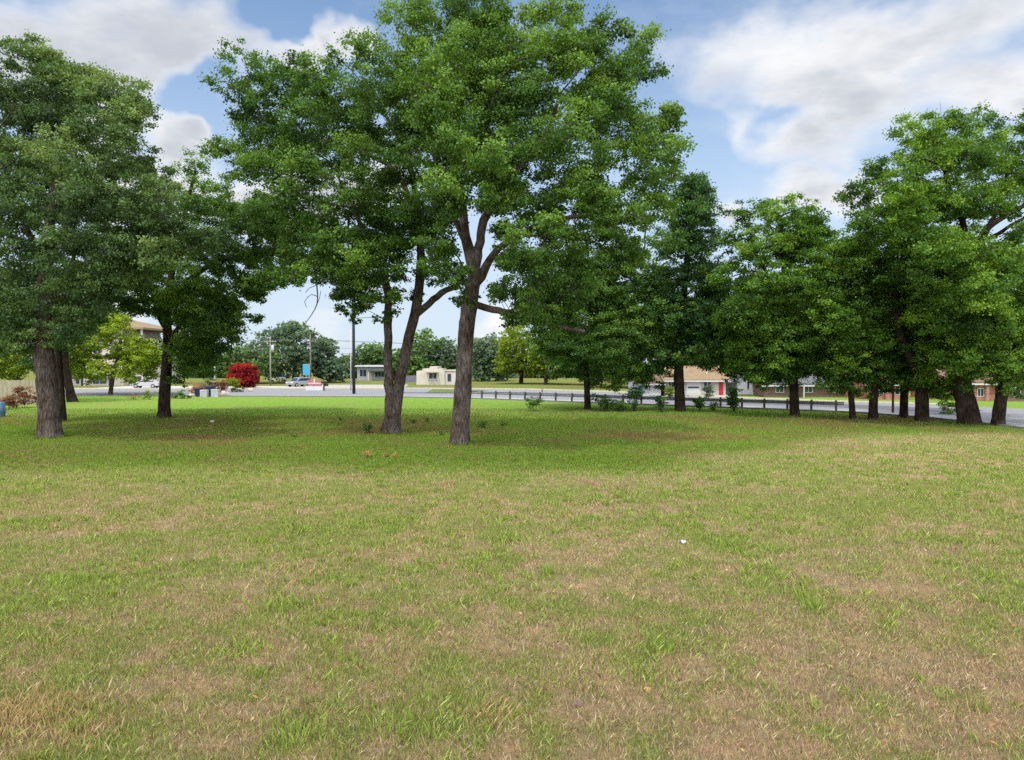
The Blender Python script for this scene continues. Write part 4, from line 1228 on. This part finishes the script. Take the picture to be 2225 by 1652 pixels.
def rock(name, label, x, y, wpx, hpx, mat, group=None, seed=1, cat='rock'):
    rn = random.Random(seed)
    b = G(x, y); k = mpp(b.y)
    bm = bmesh.new(); bmesh.ops.create_icosphere(bm, subdivisions=2, radius=1)
    for v in bm.verts:
        f = 1 + .22 * math.sin(v.co.x * 3 + seed) * math.cos(v.co.y * 4 + seed * 2) + rn.uniform(-.07, .07)
        v.co = Vector((v.co.x * wpx * k / 2 * f, v.co.y * wpx * k / 2.4 * f, (v.co.z + .55) * hpx * k / 1.55 * f))
    me = bpy.data.meshes.new(name); bm.to_mesh(me); bm.free(); me.materials.append(mat)
    o = bpy.data.objects.new(name, me); COL.objects.link(o)
    o.location = (b.x, b.y, float(gz(b.x, b.y)) - .01)
    return tag(o, label, cat, group)


rock('rock', 'pinkish boulder just right of the pale boxes', 480, 861, 13, 8, M_ROCK, 'rocks of the garden bed', 1)
rock('rock', 'pinkish boulder farther right, below the brownish bush', 494, 860, 12, 8, M_ROCK, 'rocks of the garden bed', 2)
rock('rock', 'pale boulder at the foot of the yellow green bush', 486, 856, 10, 7, M_PALEROCK, 'rocks of the garden bed', 3)
rock('rock', 'pale boulder under the red flowering shrub', 544, 851, 11, 8, M_PALEROCK, 'rocks of the garden bed', 4)
rock('rock', 'flat pale boulder left of the navy bins', 412, 861, 14, 6, M_PALEROCK, 'rocks of the garden bed', 5)
rock('stone', 'brown stone half sunk in the near grass', 1254, 1574, 26, 13, surf('brown_stone', (.20, .13, .10), .9, .4, 20, .6, 80), seed=6)
rock('pebble', 'small orange pebble in the near grass at right', 1408, 1541, 17, 11, surf('orange_stone', (.55, .30, .12), .9, .3, 20, .4, 80), seed=7)
rock('stone', 'small white stone on the lawn left of centre', 461, 917, 8, 4, surf('white_stone', (.62, .58, .5), .9, .2, 20), seed=8)

# scrap of paper
b = G(1482, 1204)
m = MB()
z0 = float(gz(b.x, b.y))
vs = []
for i in range(5):
    for j in range(4):
        vs.append(((i / 4 - .5) * .15 + .01 * math.sin(j * 2), (j / 3 - .5) * .10, .075 + .025 * math.sin(i * 2.1 + j) + .02 * math.cos(j * 3 + i)))
fs = [(i * 4 + j, (i + 1) * 4 + j, (i + 1) * 4 + j + 1, i * 4 + j + 1) for i in range(4) for j in range(3)]
m.add(vs, fs)
o = m.build('paper_scrap', surf('white_paper', (.48, .48, .49), .8, .05, 20))
o.location = (b.x, b.y, z0 - .02)
tag(o, 'crumpled white scrap of paper lying on the dry grass', 'litter')

# ------------------------------------------------------------------ buildings
M_TRIM = surf('white_trim', (.52, .52, .51), .7, .06, 2)


def window(parent, x0, x1, z0, z1, y, dark=True, bars=1):
    f = MB()
    t = .07
    f.box(x0 - t, x0, y - .05, y + .02, z0 - t, z1 + t).box(x1, x1 + t, y - .05, y + .02, z0 - t, z1 + t)
    f.box(x0, x1, y - .05, y + .02, z1, z1 + t).box(x0, x1, y - .05, y + .02, z0 - t, z0)
    for i in range(bars):
        xm = x0 + (x1 - x0) * (i + 1) / (bars + 1)
        f.box(xm - .03, xm + .03, y - .045, y + .015, z0, z1)
    o = f.build('window', M_TRIM, parent)
    MB().box(x0, x1, y - .02, y - .004, z0, z1).build('pane', glass_mat(), o)
    return o


def door(parent, x0, x1, z1, y, mat, label=None):
    d_ = MB().box(x0, x1, y - .05, y - .003, .05, z1)
    d_.box(x0 + .12, x1 - .12, y - .062, y - .05, z1 * .55, z1 * .9).box(x0 + .12, x1 - .12, y - .062, y - .05, z1 * .12, z1 * .45)
    o = d_.build('door', mat, parent)
    MB().box(x1 - .14, x1 - .08, y - .12, y - .064, z1 * .47, z1 * .5).build('handle', M_STEEL, o)
    if label: o['label'] = label
    return o


def house(label, px0, px1, pyb, eave, ridge, deep, wall, roof, gable=False, name='house', over=.45, group=None):
    """front wall between px0 and px1, base at pyb, eave / ridge heights read at the same columns. returns root, x(px), z(py)"""
    b = G((px0 + px1) / 2, pyb); D = b.y; k = mpp(D)
    w = (px1 - px0) * k / 2
    z = lambda py: (P(0, py, D)).z
    x = lambda px: P(px, pyb, D).x - b.x
    ze, zr = z(eave), z(ridge)
    root = thing(name, label, 'house' if name != 'building' else 'building', (b.x, D, 0), group)
    if gable:
        MB().prism([(-w, -.2), (w, -.2), (w, ze), (0, zr), (-w, ze)], 0, deep).build('wall', wall, root)
        t = .16
        sl = (zr - ze) / w
        a = over
        MB().prism([(-w - a, ze - a * sl + .01), (-w - a, ze - a * sl + t), (0, zr + t + .02), (w + a, ze - a * sl + t), (w + a, ze - a * sl + .01), (0, zr + .012)], -over, deep + over).build('roof', roof, root)
    else:
        MB().prism([(0, -.2), (deep, -.2), (deep, ze), (deep / 2, zr - .02), (0, ze)], -w, w, axis='x').build('wall', wall, root)
        sl = (zr - ze) / (deep / 2); a = over; t = .16
        MB().prism([(-a, ze - a * sl + .01), (-a, ze - a * sl + t), (deep / 2, zr + t), (deep + a, ze - a * sl + t), (deep + a, ze - a * sl + .01), (deep / 2, zr + .012)], -w - over, w + over, axis='x').build('roof', roof, root)
    if not gable:
        MB().box(-w - over, w + over, -over - .11, -over - .004, ze - .32, ze - .14).build('gutter', M_TRIM, root)
    return root, x, z


M_SHING = brick_mat('tan_shingle', (.27, .19, .105), (.225, .155, .085), (.17, .12, .07), 2.2, .5, .22)
M_SHING2 = brick_mat('grey_shingle', (.13, .13, .135), (.10, .10, .105), (.07, .07, .07), 2.2, .5, .22)
M_SHING3 = brick_mat('brown_shingle', (.20, .12, .08), (.16, .09, .06), (.10, .06, .04), 2.2, .5, .22)
M_LTWALL = surf('pale_siding', (.42, .385, .36), .85, .08, 1)
M_WHITEW = surf('white_siding', (.50, .50, .52), .85, .08, 1, stretch=(.3, .3, 8))
M_GREYW = surf('grey_white_siding', (.40, .41, .46), .85, .08, 1)
M_CREAM = surf('cream_stucco', (.50, .465, .39), .9, .08, 1)
M_BEIGE = surf('beige_stucco', (.52, .46, .38), .9, .1, 1)
M_BRICKR = brick_mat('red_brick', (.36, .12, .075), (.28, .09, .06), (.42, .34, .29), 3)
M_BRICKD = brick_mat('dark_brick', (.16, .085, .065), (.12, .065, .05), (.22, .18, .16), 3)
M_RED = surf('red_door_paint', (.40, .018, .018), .5, .1, 2)
M_TEAL = surf('teal_paint', (.03, .28, .32), .5, .1, 2)

# tan roofed house
r, hx, hz = house('single storey house with tan shingle roof and red front door', 1446, 1577, 861, 824, 797, 7.5, M_LTWALL, M_SHING)
door(r, hx(1562), hx(1571), hz(826), 0, M_RED, 'red front door')
g = MB().box(hx(1491), hx(1522), -.06, -.004, .12, hz(826))
g.box(hx(1493), hx(1520), -.075, -.061, hz(835), hz(827)).box(hx(1493), hx(1520), -.075, -.061, .35, hz(846))
go = g.build('garage_door', M_TRIM, r)
MB().box(hx(1494), hx(1519), -.072, -.063, hz(843.5), hz(840)).build('window_strip', glass_mat(), go)
window(r, hx(1529), hx(1545), hz(842), hz(828), 0)
window(r, hx(1452), hx(1464), hz(845), hz(830), 0)
ch = MB().box(hx(1552), hx(1556), 1.6, 2.2, hz(815), hz(795)).build('chimney', M_BRICKR, r)
MB().tube([(hx(1541.5), 1.4, hz(815)), (hx(1541.5), 1.4, hz(793))], .16, sides=10).build('flue', M_TRIM, r)
MB().box(hx(1540), hx(1582), -1.6, -.01, -.05, .14).build('front_step', M_CONC, r)
# small white house with teal door
r, hx, hz = house('small white house with teal door, mostly hidden by the low rounded oak', 1382, 1436, 861, 831, 812, 6, M_WHITEW, M_SHING3)
door(r, hx(1387), hx(1396), hz(834), 0, M_TEAL, 'teal front door')
MB().box(hx(1411), hx(1431), -.06, -.004, .1, hz(834)).build('garage_door', M_TRIM, r)
window(r, hx(1400), hx(1407), hz(847), hz(836), 0)
# grey gabled house
r, hx, hz = house('grey white gabled house with a steep front wall right of the red door', 1601, 1637, 860, 826, 806, 9, M_GREYW, M_SHING2, gable=True)
window(r, hx(1623), hx(1628), hz(845), hz(830), 0, bars=0)
MB().box(hx(1597), hx(1642), -.12, -.02, -.1, .18).build('plinth', M_BRICKD, r)
# dark brick ranch
r, hx, hz = house('long dark brick house in the shade behind the oaks', 1660, 1836, 863, 834, 816, 8, M_BRICKD, M_SHING2)
for (a, c) in ((1686, 1702), (1748, 1764), (1802, 1818)):
    window(r, hx(a), hx(c), hz(852), hz(838), 0)
door(r, hx(1716), hx(1726), hz(837), 0, surf('brown_door', (.10, .05, .03)))
MB().box(hx(1735), hx(1737), -1.5, -1.35, 0, hz(833)).build('porch_post', M_TRIM, r)
MB().box(hx(1708), hx(1740), -1.6, -.02, hz(833) + .003, hz(831)).build('porch_roof', M_SHING2, r)
# red brick houses at right
r, hx, hz = house('red brick house glimpsed beside the thin brown post', 1884, 1975, 868, 832, 810, 8, M_BRICKR, M_SHING3)
window(r, hx(1893), hx(1918), hz(857), hz(838), 0, bars=2)
window(r, hx(1945), hx(1962), hz(857), hz(840), 0)
MB().box(hx(1921), hx(1931), -.35, -.02, 0, hz(834)).build('brick_pier', M_BRICKR, r)
r, hx, hz = house('red brick house with white framed window right of the thickest trunk', 2078, 2162, 871, 830, 806, 9, M_BRICKR, M_SHING3)
window(r, hx(2124), hx(2136), hz(861), hz(845), 0)
window(r, hx(2092), hx(2108), hz(861), hz(845), 0)
MB().box(hx(2138), hx(2144), -.4, -.02, 0, hz(832)).build('brick_pier', M_BRICKR, r)
r, hx, hz = house('low brown house at the right edge behind the forked oak', 2182, 2262, 872, 836, 814, 9, M_BRICKD, M_SHING3)
window(r, hx(2200), hx(2216), hz(861), hz(845), 0)

# stepped cream house across the street
b = G(948, 836); D = b.y
X_ = lambda px: P(px, 836, D).x - b.x
Z_ = lambda py: P(0, py, D).z
r = thing('house', 'cream house with stepped parapet between the two central trunks', 'house', tuple(b))
MB().prism([(X_(905), -.2), (X_(966), -.2), (X_(966), Z_(805)), (X_(962), Z_(805)), (X_(962), Z_(801)), (X_(950), Z_(801)), (X_(950), Z_(796)), (X_(934), Z_(796)), (X_(934), Z_(801)),
            (X_(918), Z_(801)), (X_(918), Z_(806)), (X_(905), Z_(806))], 0, 8).build('wall', M_CREAM, r)
MB().box(X_(966), X_(990), .4, 8, -.2, Z_(806)).build('side_wing', surf('mauve_stucco', (.50, .46, .46), .9, .08, 1), r)
MB().box(X_(966) + .003, X_(992), .2, 8.2, Z_(806) + .003, Z_(804)).build('wing_roof', M_CREAM, r)
window(r, X_(932.5), X_(949), Z_(823), Z_(811), 0)
window(r, X_(972), X_(980), Z_(829), Z_(812), .4, bars=0)
MB().box(X_(930), X_(952), -.14, -.01, Z_(826.5), Z_(824.8)).build('sill', M_CREAM, r)
MB().box(X_(927), X_(953), -1.2, -.01, Z_(809.5), Z_(807.8)).build('awning', surf('tan_awning', (.38, .33, .25), .9, .1, 1), r)
# flat roofed grey building
b = G(812, 827); D = b.y
X_ = lambda px: P(px, 827, D).x - b.x
Z_ = lambda py: P(0, py, D).z
r = thing('building', 'flat roofed blue grey building behind the tall dark pole', 'building', tuple(b))
MB().box(X_(776), X_(850), 0, 10, -.2, Z_(797)).build('wall', surf('blue_grey_wall', (.33, .335, .36), .9, .1, 1), r)
MB().box(X_(773), X_(853), -.8, 10.5, Z_(797) + .003, Z_(793.5)).build('roof', surf('pale_fascia', (.55, .56, .6), .8, .06, 1), r)
MB().box(X_(804), X_(850), -2.5, -.02, Z_(806), Z_(803)).build('canopy', surf('dark_canopy', (.10, .12, .12), .8, .1, 1), r)
MB().box(X_(803.5), X_(806), -2.4, -2.0, 0, Z_(806) - .003).build('post', M_CREAM, r)
window(r, X_(782), X_(796), Z_(818), Z_(803), 0, bars=1)
window(r, X_(815), X_(842), Z_(819), Z_(808.5), 0, bars=3)
# long mauve fence wall left of cream house
b = G(889, 831); D = b.y
w_ = 17 * mpp(D)
o = MB().box(-w_, w_, 0, .15, -.2, P(0, 816, D).z)
for i in range(7):
    xx = -w_ + 2 * w_ * i / 6
    o.box(xx - .08, xx + .08, -.06, -.001, -.2, P(0, 815, D).z)
o = o.build('garden_wall', surf('slate_boards', (.16, .16, .20), .9, .2, 1))
o.location = b
tag(o, 'dark slate coloured garden wall left of the cream house', 'wall')

# beige building at left
b = G(215, 838); D = b.y
X_ = lambda px: P(px, 838, D).x - b.x
Z_ = lambda py: P(0, py, D).z
r = thing('building', 'two storey beige building with storefront windows at left', 'building', tuple(b))
MB().box(X_(140), X_(268), 0, 14, -.2, Z_(716)).build('wall', M_BEIGE, r)
ov = 1.4
zt_, ze_ = Z_(690), Z_(716)
x0, x1 = X_(140) - ov, X_(322)
MB().add([(x0, -ov, ze_ + .01), (x1, -ov, ze_ + .01), (x1, 15.4, ze_ + .01), (x0, 15.4, ze_ + .01), (x0 + 7, 6, zt_), (x1 - 7, 6, zt_), (x1 - 7, 8, zt_), (x0 + 7, 8, zt_),
          (x0, -ov, ze_ + .35), (x1, -ov, ze_ + .35), (x1, 15.4, ze_ + .35), (x0, 15.4, ze_ + .35)],
         [(3, 2, 1, 0), (0, 1, 9, 8), (1, 2, 10, 9), (2, 3, 11, 10), (3, 0, 8, 11), (8, 9, 5, 4), (9, 10, 6, 5), (10, 11, 7, 6), (11, 8, 4, 7), (4, 5, 6, 7)]).build('roof', M_SHING, r)
MB().box(X_(268) + .01, X_(318), -.6, 14, Z_(742), Z_(736)).build('balcony', M_TRIM, r)
MB().box(X_(268) + .01, X_(318), 2.5, 14, -.2, Z_(742) - .01).build('side_wing', surf('pale_beige', (.58, .52, .44), .9, .1, 1), r)
MB().box(X_(310), X_(313), -.5, -.1, Z_(736) + .003, ze_).build('post', M_TRIM, r)
MB().box(X_(268) + .01, X_(316), -.55, -.48, Z_(736) + .003, Z_(730)).build('railing', M_TRIM, r)
for (a, c, y0, y1) in ((165, 173, 834, 816), (202, 232, 834, 814), (176, 184, 838, 812), (236, 244, 837, 812)):
    window(r, X_(a), X_(c), Z_(y0), Z_(y1), 0, bars=1 if c - a > 10 else 0)
for (a, c) in ((170, 185), (205, 220), (240, 255)):
    window(r, X_(a), X_(c), Z_(780), Z_(755), 0)
window(r, X_(276), X_(292), Z_(833), Z_(818), 2.5)
MB().box(X_(184), X_(196), -.35, -.02, -.1, Z_(806)).build('pilaster', surf('pale_stone', (.60, .56, .50), .9, .1, 1), r)
MB().box(X_(140) - .1, X_(262), -1.3, -.37, Z_(809), Z_(806)).build('awning', surf('dark_awning', (.05, .045, .045), .8, .1, 1), r)

# wooden privacy fence on the left
b = G(-20, 880); D = b.y
r = thing('wooden_fence', 'tan wooden privacy fence at the left edge behind the brush', 'fence', tuple(b))
hF = P(0, 826, D).z
xl, xr = -11.0, P(84, 880, D).x - b.x
bm_ = MB(); x = xl; rn = random.Random(4)
while x < xr:
    bm_.box(x, x + .135, 0 + rn.uniform(0, .01), .03, 0, hF + rn.uniform(-.03, .03)); x += .145
bm_.build('boards', surf('fence_wood', (.30, .26, .19), .9, .3, 1.5, .3, 20, stretch=(3, 3, .5)), r)
for zz in (.35, hF * .55, hF - .3):
    MB().box(xl, xr, .045, .09, zz - .045, zz + .045).build('rail', surf('fence_wood', (.3, .26, .19)), r)

# ------------------------------------------------------------------ light and sky
EL, AZ = math.radians(62), math.atan2(-.36, -.93)
sd = Vector((math.sin(AZ) * math.cos(EL), math.cos(AZ) * math.cos(EL), math.sin(EL)))
sun = bpy.data.lights.new('sun', 'SUN')
sun.energy = SUN_E
sun.angle = math.radians(3)
sun.color = (1.0, .95, .87)
so = bpy.data.objects.new('sun', sun); COL.objects.link(so)
so.rotation_euler = (-sd).to_track_quat('-Z', 'Y').to_euler()
so.location = sd * 200

w = bpy.data.worlds.new("World"); SC.world = w; w.use_nodes = True
nt = w.node_tree; nt.nodes.clear()
sky = N(nt, 'ShaderNodeTexSky', sky_type='NISHITA')
sky.sun_disc = False; sky.sun_elevation = EL; sky.sun_rotation = AZ
sky.air_density = 1.0; sky.dust_density = .6; sky.ozone_density = 1.5
tc = N(nt, 'ShaderNodeTexCoord')
DIR = tc.outputs['Generated']
sep = N(nt, 'ShaderNodeSeparateXYZ'); L(nt, DIR, sep.inputs[0])


def mth(op, a, b=None, c=None, clamp=False):
    n = N(nt, 'ShaderNodeMath', operation=op, use_clamp=clamp)
    for i, v in enumerate((a, b, c)):
        if v is None: continue
        if isinstance(v, (int, float)): n.inputs[i].default_value = v
        else: L(nt, v, n.inputs[i])
    return n.outputs[0]


def vm(op, a, b):
    n = N(nt, 'ShaderNodeVectorMath', operation=op)
    for i, v in enumerate((a, b)):
        if isinstance(v, (tuple, list, Vector)): n.inputs[i].default_value = v
        else: L(nt, v, n.inputs[i])
    return n


def rng_(v, a, b, c=0.0, d=1.0, smooth=True):
    n = N(nt, 'ShaderNodeMapRange', interpolation_type='SMOOTHSTEP' if smooth else 'LINEAR')
    L(nt, v, n.inputs['Value'])
    for k, q in zip(('From Min', 'From Max', 'To Min', 'To Max'), (a, b, c, d)): n.inputs[k].default_value = q
    return n.outputs[0]


# cloud deck coordinates: the direction cast on a flat layer, so clouds flatten towards the horizon
zc = mth('ADD', mth('MAXIMUM', sep.outputs[2], 0.0), .30)
comb = N(nt, 'ShaderNodeCombineXYZ')
L(nt, mth('DIVIDE', sep.outputs[0], zc), comb.inputs[0]); L(nt, mth('DIVIDE', sep.outputs[1], zc), comb.inputs[1])
L(nt, mth('MULTIPLY', sep.outputs[2], 2.2), comb.inputs[2])
deck = comb.outputs[0]
na = N(nt, 'ShaderNodeTexNoise', i_Scale=1.5, i_Detail=9.0, i_Roughness=.56, i_Distortion=.25); L(nt, deck, na.inputs['Vector'])
nb = N(nt, 'ShaderNodeTexNoise', i_Scale=3.6, i_Detail=6.0, i_Roughness=.6); L(nt, deck, nb.inputs['Vector'])
nw = N(nt, 'ShaderNodeTexNoise', i_Scale=3.2, i_Detail=5.0, i_Roughness=.6); L(nt, DIR, nw.inputs['Vector'])
warp = vm('SCALE', vm('SUBTRACT', nw.outputs['Color'], (.5, .5, .5)).outputs[0], (0, 0, 0)); warp.inputs['Scale'].default_value = .22
dw = vm('ADD', DIR, warp.outputs[0]).outputs[0]
# the cloud banks of this sky: direction, angular half sizes, weight
field = None
for (px, py, rx, ry, wt, rot) in CLOUDS:
    c = (P(px, py, 10.0) - Vector((0, 0, CAM_H))).normalized()
    df = vm('SUBTRACT', dw, c).outputs[0]
    if rot:
        mp = N(nt, 'ShaderNodeMapping', vector_type='POINT')
        mp.inputs['Rotation'].default_value = (0, math.radians(rot), 0)
        L(nt, df, mp.inputs['Vector']); df = mp.outputs[0]
    sx, sz = F / (rx * S), F / (ry * S)
    df = vm('MULTIPLY', df, (sx, max(sx, sz) * .5, sz)).outputs[0]
    dd = vm('DOT_PRODUCT', df, df).outputs['Value']
    bl_ = mth('MULTIPLY', mth('SUBTRACT', 1.0, mth('SQRT', dd)), wt)
    field = bl_ if field is None else mth('SMOOTH_MAX', field, bl_, .15)
for (px, py, rx, ry, wt) in HOLES:
    c = (P(px, py, 10.0) - Vector((0, 0, CAM_H))).normalized()
    df = vm('MULTIPLY', vm('SUBTRACT', dw, c).outputs[0], (F / (rx * S), F / (rx * S), F / (ry * S))).outputs[0]
    dd = vm('DOT_PRODUCT', df, df).outputs['Value']
    field = mth('SUBTRACT', field, mth('MULTIPLY', mth('MAXIMUM', mth('SUBTRACT', 1.0, mth('SQRT', dd)), 0.0), wt))
behind = rng_(sep.outputs[1], .35, -.1, -1.2, .45)          # unseen clouds over the rest of the dome, thickened for fill light
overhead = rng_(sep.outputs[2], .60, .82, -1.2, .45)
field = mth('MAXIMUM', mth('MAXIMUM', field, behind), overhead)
field = mth('MAXIMUM', field, -.9)
cov = mth('ADD', field, mth('MULTIPLY', mth('SUBTRACT', na.outputs['Fac'], .5), 2.9))
mask = rng_(cov, -.22, .55)
haze = rng_(sep.outputs[2], .50, .02, .04, .86)
thin = mth('MULTIPLY', rng_(nb.outputs['Fac'], .45, .75, 0, .22), rng_(sep.outputs[2], .02, .3))
mask = mth('MAXIMUM', mask, thin)
shade = rng_(mth('ADD', mth('MULTIPLY', nb.outputs['Fac'], .75), mth('MULTIPLY', cov, -.30)), .02, .42)
ccol = N(nt, 'ShaderNodeMixRGB'); L(nt, shade, ccol.inputs[0])
ccol.inputs[1].default_value = (*CL_DARK, 1); ccol.inputs[2].default_value = (*CL_LIGHT, 1)
fill_zone = mth('MAXIMUM', rng_(sep.outputs[1], .30, -.35), rng_(sep.outputs[2], .60, .85))   # out-of-view clouds brightened to add fill light
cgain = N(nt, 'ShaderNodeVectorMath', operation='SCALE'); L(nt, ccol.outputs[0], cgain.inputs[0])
L(nt, mth('ADD', 1.0, mth('MULTIPLY', fill_zone, FILL_CLOUD)), cgain.inputs['Scale'])
skc = vm('MULTIPLY', sky.outputs[0], SKY_TINT).outputs[0]
hz_ = N(nt, 'ShaderNodeMixRGB'); L(nt, haze, hz_.inputs[0]); L(nt, skc, hz_.inputs[1]); hz_.inputs[2].default_value = (*HAZE, 1)
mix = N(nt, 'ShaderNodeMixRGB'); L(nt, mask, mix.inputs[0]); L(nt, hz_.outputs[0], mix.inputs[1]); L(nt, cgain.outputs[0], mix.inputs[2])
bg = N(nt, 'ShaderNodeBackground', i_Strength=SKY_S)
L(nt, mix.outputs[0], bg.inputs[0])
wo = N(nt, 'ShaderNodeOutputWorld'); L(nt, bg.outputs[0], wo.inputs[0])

SC.view_settings.view_transform = 'Standard'
SC.view_settings.look = 'None'
SC.view_settings.exposure = 0
SC.view_settings.gamma = 1
cy = SC.cycles
cy.max_bounces = 4; cy.diffuse_bounces = 2; cy.glossy_bounces = 2; cy.transmission_bounces = 3; cy.transparent_max_bounces = 4
cy.use_denoising = False
SC.render.filter_size = 1.5
